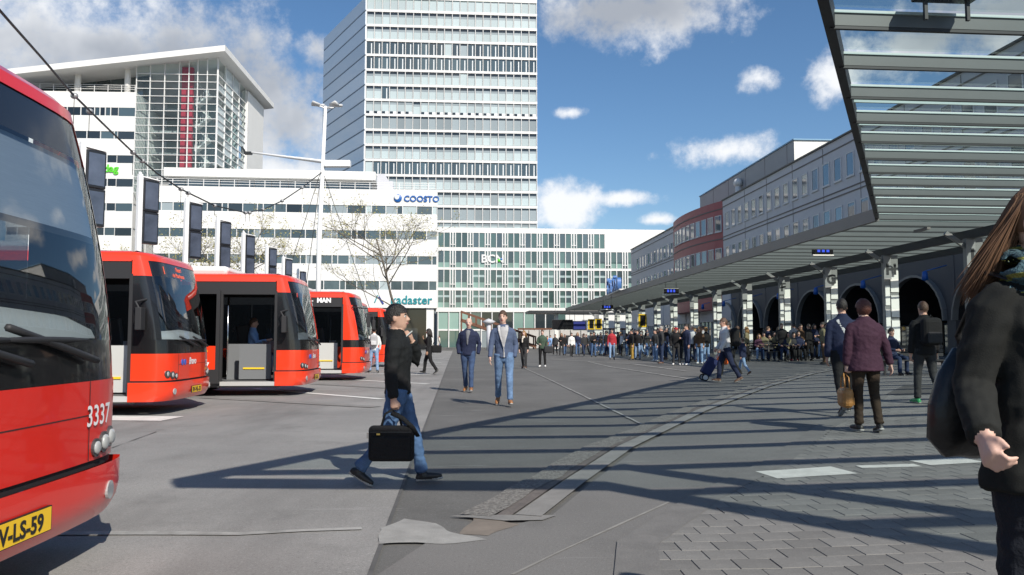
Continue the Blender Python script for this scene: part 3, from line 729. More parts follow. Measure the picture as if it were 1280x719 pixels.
# station ground floor: arched openings under the canopy
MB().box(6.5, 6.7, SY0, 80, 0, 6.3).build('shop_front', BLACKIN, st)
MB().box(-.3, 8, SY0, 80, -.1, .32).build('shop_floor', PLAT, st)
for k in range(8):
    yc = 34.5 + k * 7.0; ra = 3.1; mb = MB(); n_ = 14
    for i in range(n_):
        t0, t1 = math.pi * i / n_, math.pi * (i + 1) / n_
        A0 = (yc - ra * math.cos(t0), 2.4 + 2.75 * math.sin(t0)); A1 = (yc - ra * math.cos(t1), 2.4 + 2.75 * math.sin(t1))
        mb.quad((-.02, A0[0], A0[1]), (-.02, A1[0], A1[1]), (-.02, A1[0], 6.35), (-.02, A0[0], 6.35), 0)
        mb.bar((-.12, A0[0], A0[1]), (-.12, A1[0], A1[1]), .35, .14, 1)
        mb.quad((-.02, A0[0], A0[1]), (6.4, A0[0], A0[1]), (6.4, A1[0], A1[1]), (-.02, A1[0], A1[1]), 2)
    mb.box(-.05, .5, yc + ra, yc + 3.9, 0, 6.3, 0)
    mb.build('arch', [mat('arch_wall_shaded', (.07, .07, .075), .7), mat('arch_rim', (0.16, .16, .155), .5), BLACKIN], st)  # shade beneath the canopy is put into the dark wall colour
    for j in range(4):
        mbw = MB(); mbw.box(5.9, 5.95, -.62, .62, .3, 2.8, 0); mbw.box(5.85, 5.98, -.7, -.62, .3, 2.9, 1); mbw.box(5.85, 5.98, .62, .7, .3, 2.9, 1)
        mbw.build('shop_window', [SKYG, DMETAL], st, (0, yc - 2.3 + j * 1.5, 0))
    mbb = MB(); mbb.tube([(0, 0, 0), (-1.3, 0, -.35)], .03, 0, 6); mbb.build('lamp_bracket', NAVYL, st, (-.2, yc + 3.5, 5.5))
    mbb = MB(); mbb.tube([(0, 0, .22), (0, 0, -.22)], [.13, .18], 0, 10); mbb.build('blue_lamp', mat('blue_lamp', (0.01, .09, .36), .4), st, (-1.5, yc + 3.5, 4.9))
for k in range(8):
    mb = MB(); yb_ = 82 + k * 5.6
    mb.box(-.1, .2, yb_, yb_ + 5.2, 3.3, 6.3, 0); mb.box(.1, .2, yb_ + .1, yb_ + 5.1, 0, 3.3, 1)
    for j in range(4): mb.box(0, .25, yb_ + j * 1.3, yb_ + j * 1.3 + .1, 0, 3.3, 2)
    mb.build('shop_window', [GREYCL, rng.choice((SKYG, BGLASS, GGLASS2)), OFFWH], st)
# ------------------------------------------------------------------ big glass canopy over the platform
CZ = 5.2
CGLASS = thin_glass('canopy_glass', (0.80, 0.88, 0.86), 0.04, 0.03, 0.45)
SLAT = mat('canopy_slat', (0.115, 0.128, 0.128), 0.4, vary=0.08, scale=1)
SLATL = mat('canopy_glass_edge', (0.42, 0.52, 0.50), 0.15, coat=0.6)
FASC = mat('canopy_fascia', (0.17, 0.165, 0.16), 0.5, metal=0.2)
BEAM = mat('canopy_beam', (0.03, 0.033, 0.036), 0.5, metal=0.2)
canopy = empty('glass_canopy', (17.0, 33.0, zg(17)), 0, 'long grey slatted glass canopy covering the platform', 'canopy')
CB = Vector((17.0, 33.0, zg(17)))
TIP, BEND = Vector((0.12, 1.9)), Vector((11.45, 24.9))
SG = Vector((SVP + 0.004, 1.0))                                           # station direction
FAR_D = 104.0
L_FAR = BEND + SG * (FAR_D - BEND.y)
R_FAR = Vector((21.2, 0)) + SG * FAR_D; R_NEAR = Vector((21.2, 0)) + SG * (-3.5)
CH0, CH1 = Vector((4.0, 1.75)), Vector((8.6, -3.5))
CPOLY = [tuple(p) for p in (TIP, BEND, L_FAR, R_FAR, R_NEAR, CH1, CH0)]
def span(y0):                                                              # where the line y = y0 + .08 x crosses the plan
    xs = []
    for (p, q) in zip(CPOLY, CPOLY[1:] + CPOLY[:1]):
        fp, fq = p[1] - .08 * p[0] - y0, q[1] - .08 * q[0] - y0
        if (fp > 0) != (fq > 0): t = fp / (fp - fq); xs.append(p[0] + (q[0] - p[0]) * t)
    return (min(xs), max(xs)) if len(xs) >= 2 else None
def cloc(p, z): return Vector((p[0], p[1], z)) - CB
y0 = -4.4; prev = None; pitch = 1.36; k = 0
while y0 < FAR_D - 1.5:
    s_ = span(y0)
    if s_ and s_[1] - s_[0] > .5:
        a_, b_ = (s_[0], y0 + .08 * s_[0]), (s_[1], y0 + .08 * s_[1])
        mb = MB(); mb.bar(cloc(a_, CZ), cloc(b_, CZ), .06, .17, 0); mb.bar(cloc(a_, CZ + .085), cloc(b_, CZ + .085), .10, .035, 1)
        mb.bar(cloc(a_, CZ - .10), cloc(b_, CZ - .10), .05, .05, 2)
        mb.build('slat', [SLAT, SLATL, BEAM], canopy)
        if prev:
            c_, d_ = prev
            mb = MB(); zt = CZ + .115
            P = [cloc(c_, zt), cloc(d_, zt), cloc(b_, zt), cloc(a_, zt)]
            sh = [q + Vector((0, sg * .09, 0)) for q, sg in zip(P, (1, 1, -1, -1))]
            mb.quad(*sh); mb.build('pane', CGLASS, canopy)
        prev = (a_, b_)
    if s_ and y0 > 11.5:
        a2, b2 = [(q[0], q[1] + .68) for q in (a_, b_)]; s2 = span(y0 + .68)
        if s2: MB().bar(cloc((s2[0], y0 + .68 + .08 * s2[0]), CZ + .06), cloc((s2[1], y0 + .68 + .08 * s2[1]), CZ + .06), .04, .05).build('glazing_bar', SLATL, canopy)
    y0 += pitch; k += 1
def rim(name, p, q, w, h, z, m=FASC):
    return MB().bar(cloc(p, z), cloc(q, z), w, h).build(name, m, canopy)
rim('fascia', TIP, BEND, .12, .26, CZ + .02, BEAM); rim('fascia', BEND, L_FAR, .14, .40, CZ + .02); rim('fascia', R_NEAR, R_FAR, .14, .35, CZ)
rim('fascia', TIP, CH0, .22, .28, CZ, BEAM); rim('fascia', CH0, CH1, .26, .28, CZ, BEAM); rim('fascia', L_FAR, R_FAR, .14, .35, CZ)
o_ = Vector((.75, .66)) * .95; rim('edge_beam', CH0 + o_ - Vector((.3, -.34)) * 1.2, CH1 + o_, .24, .28, CZ + .01, BEAM)
XC = 17.3
rim('long_beam', Vector((XC, 0)) + SG * -3, Vector((XC, 0)) + SG * FAR_D, .16, .30, CZ - .28, BEAM)
rim('long_beam', Vector((20, 0)) + SG * -3, Vector((20, 0)) + SG * FAR_D, .14, .26, CZ - .26, BEAM)
rim('roof_edge_light', Vector((XC - 2.2, 0)) + SG * 26, Vector((XC - 2.2, 0)) + SG * 26.8, .12, .08, CZ - .25, FASC)
# columns with white panels
WPANEL = mat('white_column_panel', (0.76, 0.77, 0.73), 0.35, vary=.03, scale=2)
CGREY = mat('column_grey', (0.20, 0.21, 0.21), 0.5, metal=.2)
PLATE = mat('letter_plate', (0.26, 0.27, 0.27), 0.45)
colx = [(1216, 'I'), (1110, 'H'), (1035, 'G'), (976.5, 'F'), (929.6, ''), (892, ''), (863, ''), (837.7, ''), (817, ''), (798, ''), (781, ''), (767, ''), (753, ''), (741, '')]
for (px, ch) in colx:
    d = XC * FPX / (px - 580); x = XC + SG.x * d; g = zg(x); top_ = CZ - .43 - g
    lab = 'canopy column with white panels and letter %s on its plate' % ch if ch else 'plain canopy column with white panels and blank plate'
    c = empty('canopy_column', (x, d, g), 0, lab, 'column', 'columns carrying the glass canopy')
    mb = MB(); mb.box(-.24, -.02, 0, .22, 0, top_); mb.box(.02, .36, .06, .34, 0, top_); mb.build('post', CGREY, c)
    for i in range(4):
        zb = top_ - .95 - .98 * (i + 1) + .12
        if zb > 0: MB().box(-.22, -.04, -.03, 0, zb - .25, zb + .55).build('panel', WPANEL, c)
        zb2 = top_ - .5 - 1.02 * (i + 1)
        if zb2 > -.1: MB().box(.03, .35, .02, .06, max(zb2, .1), zb2 + .88).build('panel', WPANEL, c)
    pl_ = MB().box(-.27, .03, -.06, -.02, top_ - 1.0, top_ - .05).build('letter_plate', PLATE, c)
    if ch: put('letter', text_mesh(ch, .62, .004, BEAM, bold=.02), pl_, (-.2 if ch != 'I' else -.15, -.067, top_ - .8), (math.pi/2, 0, 0))
    mb = MB(); mb.bar((.1, .1, top_ - .5), (-.9, .1, top_ + .2), .12, .14); mb.build('bracket', CGREY, c)
# displays hanging under the canopy
DISPB = mat('display_black', (0.01, .01, .012), .25); BLUEL = mat('blue_led', (0.0, 0.01, 0.1), .4, emit=(.05, .12, 1.0, .7))
def hang(px, py, w, h, d, lab, scr=None, g=None):
    x, z = at_depth(px, d), height_at(py, d)
    e = empty('hanging_display', (x, d, z), YAW, lab, 'display', g)
    MB().box(-w/2, w/2, -.12, .12, -h/2, h/2).build('case', DISPB, e, bevel=.02)
    if scr: MB().box(-w/2 + .08, w/2 - .08, -.135, -.123, -h/2 + .07, h/2 - .07).build('screen', scr, e)
    for sx in (-.35, .35): MB().box(sx * w - .02, sx * w + .02, -.02, .02, h/2, CZ - .1 - z).build('hanger', BEAM, e)
    if d > 20: MB().box(-w/2 - .03, w/2 + .03, -.1, .1, -h/2 - .06, -h/2 - .01).build('light_strip', WPANEL, e)
    return e
for (px, py, d) in ((1030, 313, 34), (839, 364, 52), (759, 384, 68)):
    e = hang(px, py, .85 if d < 40 else 1.0, .34, d, 'small black departure display with blue digits %s' % {34: 'beside the column lettered G', 52: 'midway along the canopy', 68: 'hung near the far end of the canopy'}[d], None, 'departure displays under the canopy')
    for j in range(3): MB().box(-.28 + j * .2, -.16 + j * .2, -.135, -.124, -.08, .09).build('digit', BLUEL, e)
hang(703, 406, 2.6, 1.25, 100, 'wide black departure board at the far end of the canopy', DISPB)
hang(724, 407, 1.6, 1.1, 98, 'blue information screen next to the wide black board', mat('blue_screen', (.03, .04, .22), .4))
e = hang(1197, -19, .75, .16, 9.3, 'flat dark sign box hung under the near end of the canopy')
for (px, d) in ((739, 92), (748, 90), (803, 74)):
    e = empty('poster_case', (at_depth(px, d), d, zg(9)), YAW, 'yellow framed timetable case beside the blue information screen' if px < 800 else 'single yellow framed timetable case midway along the queue', 'poster case', 'yellow timetable cases')
    MB().box(-.45, .45, 0, .12, .0, 3.2).build('post_panel', OFFWH, e); MB().box(-.38, .38, -.05, -.005, 2.3, 3.5).build('frame', mat('signal_yellow', (.75, .48, .01), .5), e); MB().box(-.22, .26, -.07, -.055, 2.42, 3.4).build('sheet', DISPB, e)
# blue letters standing on the canopy edge
lt = empty('roof_lettering', (*(BEND + SG * 48), CZ + .25), 0, 'blue standing letters on the far edge of the canopy roof', 'sign')
xx = 0.0
for ch in 'Station':
    me = text_mesh(ch, 2.0, .16, mat('letter_blue', (.07, .17, .42), .4), bold=.04)
    put('letter', me, lt, (0, -xx, 0), (math.pi/2, 0, -math.pi/2)); xx += {'t': .9, 'i': .6}.get(ch, 1.5)
MB().box(-.08, .08, -xx, .2, -.12, -.02).build('rail', WHITEF, lt)
# second, lower canopy beyond
c2 = empty('far_canopy', (at_depth(700, 108), 108, 0), YAW, 'thin dark flat roof beyond the far end of the glass canopy', 'canopy')
MB().box(-4.2, 6, 0, 5, 4.9, 5.25).build('roof', BEAM, c2)
for x_ in (-.6, 5): MB().box(x_, x_ + .5, 1, 1.5, 0, 4.9).build('post', OFFWH, c2)
# benches under the canopy
SEATM = mat('bench_black', (.02, .02, .022), .5)
for (px, d) in ((958, 40.0), (985, 38.5), (1140, 24.0)):
    x = at_depth(px, d); e = empty('bench', (x, d, zg(x)), YAW, {40.0: 'black slatted bench by the column lettered F', 38.5: 'black slatted bench by the column lettered G', 24.0: 'black slatted bench with a person in orange sitting on it'}[d], 'bench')
    for i in range(5): MB().box(-1.1, 1.1, -.22 + i * .09, -.15 + i * .09, .42, .45).build('slat', SEATM, e)
    for i in range(3): MB().box(-1.1, 1.1, .26, .29, .55 + i * .12, .64 + i * .12).build('slat', SEATM, e)
    for sx in (-.9, .9): mb = MB(); mb.box(sx - .03, sx + .03, -.2, .24, .36, .42); mb.box(sx - .03, sx + .03, -.03, .03, 0, .36); mb.bar((sx, .22, .4), (sx, .3, .95), .05, .05); mb.build('leg', SEATM, e)

# ------------------------------------------------------------------ stop totems between the bays
TW_ = mat('totem_white', (.78, .79, .79), .4); TB_ = mat('totem_black', (.016, .017, .02), .3); TSCR = mat('totem_screen', (.07, .085, .12), .12, vary=.35, scale=1.3, coat=.5)
tot = None
for (px, zt) in ((93, 7.4), (168, 7.4), (228, 7.4), (268, 7.3), (301, 7.25), (331, 7.2), (352, 7.0), (371, 6.6)):
    d = 11.5 * FPX / (562 - px); x = at_depth(px, d)
    if tot is None:
        tot = empty('stop_totem', (x, d, 0), R(58), 'tall white post with two stacked black display panels between the bus bays', 'totem', 'display totems between the bus bays')
        MB().box(-.02, .15, -.09, .09, 0, 7.35).build('post', TW_, tot, bevel=.02)
        mb = MB(); mb.box(0, .13, -.07, .07, 7.35, 7.42); mb.ball((.06, 0, 7.45), .06); mb.build('post_cap', TW_, tot)
        for i, (z0, z1) in enumerate(((6.055, 7.25), (4.85, 6.045))):
            p_ = MB().box(.16, .80, -.11, .11, z0, z1).build('display_panel', TB_, tot, bevel=.03)
            MB().box(.22, .74, -.122, -.112, z0 + .09, z1 - .09).build('screen', TSCR, p_)
        MB().bar((.1, 0, 7.33), (.82, 0, 7.29), .2, .04).build('top_cover', TW_, tot)
        t = tot
    else: t = copy_tree(tot)
    t['label'] = {93: 'tall display totem with two black panels rising just behind bus 3337', 168: 'tall display totem with two black panels above the bus with amber text', 228: 'tall display totem with two black panels left of the small budding trees'}.get(px, 'tall white post with two stacked black display panels between the bus bays')
    t.location = (x, d, zt - 7.4); t.rotation_euler = (0, 0, R(58))
    if zt < 7.4: t.location.z = 0; t.scale = (1, 1, zt / 7.4)

# ------------------------------------------------------------------ tall lamp mast, its arm and the suspension cable
LD = 55.0; lx = at_depth(397.5, LD)
lm = empty('lamp_mast', (lx, LD, 0), 0, 'tall white light mast with four lamp heads above the parked buses', 'lamp')
MB().tube([(0, 0, 0), (0, 0, 8), (.3, 0, 17.6)], [.2, .17, .11], 0, 14).build('mast', TW_, lm)
for i, (dx, dy) in enumerate(((-.75, -.3), (.75, -.3), (-.45, .5), (.85, .5))):
    h = MB(); h.tube([(.3, 0, 17.45), (.3 + dx * .6, dy * .6, 17.6)], .05, 0, 6); h.build('lamp_arm', TW_, lm)
    h = MB(); h.tube([(.3 + dx * .5, dy * .5, 17.65 + .1 * (i > 1)), (.3 + dx * 1.15, dy * 1.15, 17.72 + .1 * (i > 1))], [(.16, .1), (.3, .12)], 0, 10); h.build('lamp_head', mat('lamp_grey', (.5, .51, .52), .4), lm)
MB().tube([(-4.9, 0, 14.35), (0, 0, 13.7), (.4, 0, 13.6)], [.06, .13, .15], 0, 8).build('cantilever_arm', TW_, lm)
MB().box(.3, 2.1, -.25, .25, 13.3, 13.75).build('arm_counterweight', TW_, lm, bevel=.04)
mb = MB(); mb.box(-5.3, -4.8, -.2, .2, 14.2, 14.36); mb.bar((-5.2, 0, 14.3), (-5.5, 0, 14.75), .1, .1); mb.build('arm_lamp', DMETAL, lm)
for (dx, zz) in ((-4.2, 3.0), (4.6, 2.8), (-1.7, 2.9)):
    MB().tube([(.1, 0, 13.2), (dx, 1.0, 0)], .022, 0, 5).build('guy_wire', DMETAL, lm)
cp = [(400, 213, 55), (375, 233, 52), (350, 250, 49), (326, 261, 46), (304, 265, 43.5), (265, 256, 40), (232, 240, 37), (220, 234, 36), (190, 214, 33.5), (160, 188, 31), (130, 160, 28.5), (80, 112, 24.5), (40, 66, 21.5), (0, 22, 19), (-60, -45, 16)]
cw = [Vector((at_depth(a_, d), d, height_at(b_, d))) for a_, b_, d in cp]
cab = empty('suspension_cable', cw[0], 0, 'dark sagging steel cable with clamps hung from the light mast', 'cable')
MB().tube([p - cw[0] for p in cw], .035, 0, 6).build('cable', DMETAL, cab)
for a_, b_, d in ((375, 233, 52), (350, 250, 49), (326, 261, 46), (304, 265, 43.5), (309, 265, 44), (265, 256, 40), (231, 240, 37), (222, 235, 36.2), (160, 188, 31), (172, 199, 32), (103, 135, 26.5), (83, 115, 24.7)):
    p = Vector((at_depth(a_, d), d, height_at(b_, d))) - cw[0]
    MB().ball(p, (.13, .1, .1), 0, 8, 5).build('clamp', mat('galvanised', (.3, .31, .32), .5, metal=.4), cab)
    MB().tube([p, p - Vector((0, 0, .9 if d < 40 else .5))], .012, 0, 4).build('dropper', DMETAL, cab)

# ------------------------------------------------------------------ early-spring trees
BARK = mat('bark', (.12, .105, .085), .9, vary=.25, scale=4, bump=.5, bscale=20)
BUD = mat('spring_buds', (.30, .28, .10), .7, rnd=.1, vary=.3, scale=2)
def tree(px, d, h, label, seed, spread=.55, nbud=5, trunk=.17, bare=0.32):
    r = random.Random(seed); x = at_depth(px, d)
    t = empty('young_tree', (x, d, 0), 0, label, 'tree')
    tr, tw_, lf = MB(), MB(), MB(); tips = []
    def grow(p, v, L, rad, lev):
        n = 4; pts = [p]; q = p.copy(); vv = v.copy()
        for i in range(n):
            vv = (vv + Vector((r.gauss(0, .1), r.gauss(0, .1), r.gauss(.03, .05)))).normalized(); q = q + vv * L / n; pts.append(q.copy())
        (tr if lev == 0 else tw_).tube(pts, [rad * (1 - .5 * i / n) for i in range(n + 1)], 0, 8 if lev < 1 else (5 if lev < 3 else 3))
        if lev >= 3:
            for _ in range(nbud):
                c = pts[r.randrange(1, n + 1)] + Vector((r.gauss(0, .12), r.gauss(0, .12), r.gauss(0, .12)))
                a_, b_ = Vector((r.gauss(0, 1), r.gauss(0, 1), r.gauss(0, 1))).normalized() * .065, Vector((r.gauss(0, 1), r.gauss(0, 1), r.gauss(0, 1))).normalized() * .07
                lf.quad(c - a_, c - b_, c + a_, c + b_)
        if lev >= 4: return
        kids = (9, 6, 5, 3)[lev]
        for i in range(kids):
            f = r.uniform(bare if lev == 0 else .25, 1.0); bp = pts[0].lerp(pts[-1], f) if lev else p.lerp(q, f)
            idx = min(n - 1, int(f * n)); bp = pts[idx].lerp(pts[idx + 1], f * n - idx)
            az_ = r.uniform(0, 2 * math.pi); side = Vector((math.cos(az_), math.sin(az_), 0)); side = (side - vv * side.dot(vv)).normalized()
            nv = (vv * r.uniform(.35, .75) + side * r.uniform(.6, 1.0) * spread * 1.7 + Vector((0, 0, .16))).normalized()
            grow(bp, nv, L * r.uniform(.45, .66) * (1.1 - .4 * f if lev == 0 else 1), rad * .42, lev + 1)
    grow(Vector((0, 0, 0)), Vector((0, 0, 1)), h * .72, trunk, 0)
    tr.build('trunk', BARK, t); cr = tw_.build('crown', BARK, t); o = lf.build('buds', BUD, cr); o['kind'] = 'stuff'
    return t
tree(507, 76, 15.6, 'bare spring tree with yellowish buds before the kadaster sign', 5, .62, 2, .15, .38)
tree(252, 72, 12.0, 'small budding tree behind the display totems, nearest the glazed hall', 9, .55, 2, .12)
tree(305, 74, 12.3, 'small budding tree behind the display totems, nearest the light mast', 14, .55, 2, .12)
tree(135, 74, 9.6, 'low budding tree behind the buses below the green lettering', 21, .5, 3, .1)
# ------------------------------------------------------------------ buses
RED = mat('bus_red', (0.70, 0.022, 0.012), 0.28, coat=0.7, vary=0.08, scale=1.5)
REDO = mat('bus_orange_red', (0.78, 0.045, 0.012), 0.28, coat=0.7, vary=0.04, scale=1.5)
BBLK = mat('bus_black', (0.010, 0.010, 0.011), 0.22, coat=0.4)
BTRIM = mat('bus_trim', (0.02, 0.02, 0.022), 0.6)
BFLOOR = mat('bus_floor', (0.09, 0.095, 0.10), 0.7)
BGREY = mat('bus_grey', (0.16, 0.17, 0.18), 0.55)
BLGREY = mat('bus_light_grey', (0.5, 0.51, 0.5), 0.55)
TYRE = mat('tyre', (0.015, 0.015, 0.015), 0.85); RIM = mat('wheel_rim', (0.3, 0.3, 0.31), 0.4, metal=.6)
WSG = thin_glass('windscreen_glass', (0.72, 0.78, 0.80), 0.13, 0.0)
SIDEG = mat('bus_side_glass', (0.012, 0.014, 0.017), 0.04, spec=0.8, coat=.5)
TINTG = thin_glass('tinted_bus_glass', (0.42, 0.45, 0.47), 0.06)
LED = mat('amber_led', (0.1, .01, 0), .5, emit=(1.0, .13, .03, 1.3))
WTXT = mat('white_print', (.8, .8, .8), .5); YPL = mat('plate_yellow', (.80, .50, .02), .45); BTXT = mat('black_print', (.012, .012, .012), .5)
LAMPG = mat('lamp_glass', (.35, .36, .36), .08, coat=.8); CHROME = mat('lamp_chrome', (.6, .6, .6), .15, metal=1)
BLUEST = mat('blue_sticker', (.02, .12, .5), .4); AMBER = mat('amber_lens', (.7, .25, .02), .2)
YSTR = mat('yellow_step', (.8, .55, .02), .5)
BW2 = 1.275; BL = 11.9
FSH = [.20, 8.0]
def frontx(t, z, b=None, rk=.36):
    zz = max(0.0, (z - 1.0) / 1.85)
    x = -rk * zz ** 1.6 - FSH[0] * abs(t) ** FSH[1] - .04 * t * t
    if z < .62: x -= .10 * max(0, (.42 - z) / .2) ** 2
    return x
TT = [-1, -.985, -.95, -.9, -.82, -.7, -.5, -.25, 0, .25, .5, .7, .82, .9, .95, .985, 1]
def fgrid(zs, t0=-1, t1=1, off=0.0, xd=None, sides='', mi=0, mb=None, b=None):
    """part of the curved front between two heights; sides 'n'/'f' carry it round to x = xd on the near / far flank"""
    mb = mb or MB(); ts = [t for t in TT if t0 <= t <= t1]
    ts = ts or [t0, t1]
    if ts[0] != t0: ts.insert(0, t0)
    if ts[-1] != t1: ts.append(t1)
    rows = []
    for z in zs:
        row = []
        for t in ts:
            x = frontx(t, z, b); e = 1e-3
            dx = (frontx(min(t + e, 1), z, b) - frontx(max(t - e, -1), z, b)) / (2 * e if abs(t) < 1 else e)
            n = Vector((1, -dx / BW2)).normalized(); row.append((x + n.x * off, t * BW2 + n.y * off, z))
        if 'n' in sides: row = [(xd, -BW2 - off, z), (min(xd + .5 * (row[0][0] - xd), row[0][0]), -BW2 - off, z)] + row
        if 'f' in sides: row = row + [(xd, BW2 + off, z)]
        rows.append(row)
    base = len(mb.v); k = len(rows[0])
    for r_ in rows: mb.v += r_
    for i in range(len(rows) - 1):
        for j in range(k - 1):
            A = base + i * k + j; mb.face((A, A + 1, A + k + 1, A + k), mi, True)
    return mb
def front_text(txt, size, m, B, y, z, nm='print', shear=0.0, bold=0.0, off=.008):
    me = text_mesh(txt, size, 0.0, m, shear=shear, bold=bold)
    for v in me.vertices:
        u, w = v.co.x, v.co.y; v.co = Vector((frontx((y + u) / BW2, z + w) + off, y + u, z + w))
    return put(nm, me, B)
def lin(a, b, n): return [a + (b - a) * i / n for i in range(n + 1)]

def make_bus(loc, label, name='city_bus', H=2.85, yaw=YAW, red=RED, door=True, num=None, numpos=None, style='citea', dest=None, plate=None, detail=True, grey_panel=False, leaf=False):
    FSH[0], FSH[1] = (.07, 9.0) if num == '3337' else (.20, 8.0)
    B = empty(name, loc, yaw, label, 'bus', 'red city buses parked nose-out in the bays')
    xd = -.68; dw = 1.25 if door else 0.0; x2 = xd - dw
    # front: bumper, lower panel, black glass panel, windscreen, destination band, roof nose
    mb = fgrid([.24, .27, .34, .42, .52, .565], off=.05, xd=xd, sides='nf'); mb = fgrid([.565, .568], off=.05, xd=xd, sides='nf', mb=mb)
    bum = mb.build('bumper', red, B)
    fgrid([.55, .61], off=-.012, xd=xd, sides='nf').build('bumper_gap', BTRIM, B)
    mb = MB(); rr_ = [[(frontx(t, .24) + o_, t * BW2 * (1 if o_ else .97), z_) for t in TT] for o_, z_ in ((.05, .24), (-.3, .25))]; kk = len(TT)
    mb.v += rr_[0] + rr_[1]
    for j in range(kk - 1): mb.face((j, kk + j, kk + j + 1, j + 1))
    mb.build('bumper_underside', BTRIM, bum)
    fgrid(lin(.595, 1.06, 5), off=.0, xd=xd, sides='nf').build('front_panel', red, B)
    fgrid([1.055, 1.2, 1.31], off=-.006, xd=xd + .0, sides='nf').build('lower_glass_panel', BBLK, B)
    ws = fgrid(lin(1.30, 2.42, 9), -.94, .94, off=-.004).build('windscreen', WSG, B)
    for sg in (-1, 1):
        mb = MB()
        fgrid(lin(1.30, 2.42, 9), *( (-1, -.94) if sg < 0 else (.94, 1)), off=0, xd=xd, sides='n' if sg < 0 else 'f', mb=mb)
        mb.build('corner_post', red if style == 'man' and sg < 0 else BBLK, B)
    tb = .93 if style != 'man' else .97
    fgrid([2.42, 2.55, 2.68], -tb, tb, off=-.004).build('destination_window', BBLK, B)
    for sg in (-1, 1):
        mb = MB(); fgrid([2.41, 2.55, 2.69], *((-1, -tb) if sg < 0 else (tb, 1)), off=.003, xd=xd, sides='n' if sg < 0 else 'f', mb=mb); mb.build('nose_corner', red, B)
    mb = fgrid([2.68, 2.76], off=.004, xd=xd - .02, sides='nf')
    rows = []
    for (z, ins) in ((2.76, 0), (2.81, .05), (H - .01, .16), (H + .02, .4)):
        row = [(xd - .02, -BW2 + ins * .6, z)] + [(frontx(t, 2.76) - ins, t * (BW2 - ins * .6), z) for t in TT] + [(xd - .02, BW2 - ins * .6, z)]; rows.append(row)
    base = len(mb.v); k = len(rows[0])
    for r_ in rows: mb.v += r_
    for i in range(3):
        for j in range(k - 1): A = base + i * k + j; mb.face((A, A + 1, A + k + 1, A + k), 0, True)
    n = len(mb.v); mb.v.append((xd - .02, 0, H + .02)); A = base + 3 * k
    for j in range(k - 1): mb.face((A + j, A + j + 1, n), 0, True)
    mb.build('roof_nose', red, B)
    # roof, flanks, rear
    def roofsec(x): return [(x, -BW2, 2.66), (x, -BW2, 2.76), (x, -BW2 + .03, 2.81), (x, -BW2 + .1, H - .01), (x, -BW2 + .24, H + .02), (x, BW2 - .24, H + .02), (x, BW2 - .1, H - .01), (x, BW2 - .03, 2.81), (x, BW2, 2.76), (x, BW2, 2.66)]
    mb = MB(); s1, s2 = roofsec(xd - .015), roofsec(-BL); n = len(mb.v); mb.v += s1 + s2; k = len(s1)
    for i in range(k - 1): mb.face((n + i, n + k + i, n + k + i + 1, n + i + 1), 0, True)
    mb.build('roof', red, B)
    mb = MB(); mb.box(-6.4, -1.9, -.95, .95, H, H + .2); mb.build('roof_unit', mat('roof_white', (.72, .72, .71), .5), B, bevel=.09)
    mb = MB(); mb.box(-11, -7.2, -.95, .95, H, H + .17); mb.build('roof_unit', MAT['roof_white'], B, bevel=.08)
    mb = MB(); mb.box(-BL, x2 - .08, -BW2, -BW2 + .05, .32, 1.02); mb.build('flank', red, B)
    MB().box(-BL, xd, BW2 - .05, BW2, .32, 1.05).build('flank', red, B)
    MB().box(-BL - .05, -BL, -BW2, BW2, .32, H).build('rear_wall', red, B)
    MB().box(-BL, xd - .02, -BW2 + .012, -BW2 + .05, 2.42, 2.66).build('cant_rail', BTRIM, B)
    MB().box(-BL, xd - .02, BW2 - .05, BW2 - .012, 2.42, 2.66).build('cant_rail', BTRIM, B)
    x = x2 - .08; i = 0
    while x > -BL + .4:
        w = min(1.55, x + BL); MB().box(x - w + .04, x - .02, -BW2 + .008, -BW2 + .03, 1.02, 2.42).build('side_window', SIDEG, B)
        MB().box(x - w, x - w + .04, -BW2 + .012, -BW2 + .05, 1.02, 2.42).build('window_pillar', BTRIM, B); x -= w
    x = xd
    while x > -BL + .4:
        w = min(1.8, x + BL); MB().box(x - w + .05, x, BW2 - .03, BW2 - .008, 1.05, 2.42).build('side_window', TINTG if x > -5 else SIDEG, B)
        MB().box(x - w, x - w + .05, BW2 - .06, BW2 - .005, 1.05, 2.42).build('window_pillar', BTRIM, B); x -= w
    # underframe and wheels
    MB().box(-BL + .3, -.62, -BW2 + .09, BW2 - .09, .2, .33).build('floor', BFLOOR, B)
    for (wx, sy) in ((-2.85, -1), (-2.85, 1), (-8.7, -1), (-8.7, 1)):
        w = MB().tube([(wx, sy * (BW2 - .29), .48), (wx, sy * (BW2 + .004), .48)], .48, 0, 24, True, (0, 0, 1), True, .0).build('wheel', TYRE, B)
        MB().tube([(wx, sy * (BW2 - .0), .48), (wx, sy * (BW2 + .02), .48)], .29, 0, 18, True, (0, 0, 1), False, -.2).build('rim', RIM, w)
    # interior
    MB().box(-5.2, -5.1, -BW2 + .06, BW2 - .06, .33, 2.6).build('bulkhead', BLACKIN, B)
    MB().box(-5.2, xd, -BW2 + .06, BW2 - .06, 2.58, 2.62).build('ceiling', BTRIM, B)
    db = MB(); rows = []
    for (ins, z) in ((.03, 1.22), (.10, 1.36), (.26, 1.44), (.5, 1.40), (.62, 1.15)):
        rows.append([(frontx(t, 1.3) - ins, t * (BW2 - .06), z + .05 * (1 - abs(t))) for t in lin(-.93, .93, 12)])
    k = 13
    for r_ in rows: db.v += r_
    for i in range(4):
        for j in range(k - 1): A = i * k + j; db.face((A, A + 1, A + k + 1, A + k), 0, True)
    db.build('dashboard', BLGREY if grey_panel or style == 'citea' else BGREY, B)
    mb = MB(); ring = [(-.95 + .05 * math.cos(a), .62 + .23 * math.sin(a), 1.36 + .2 * math.cos(a)) for a in lin(0, 2 * math.pi, 16)]
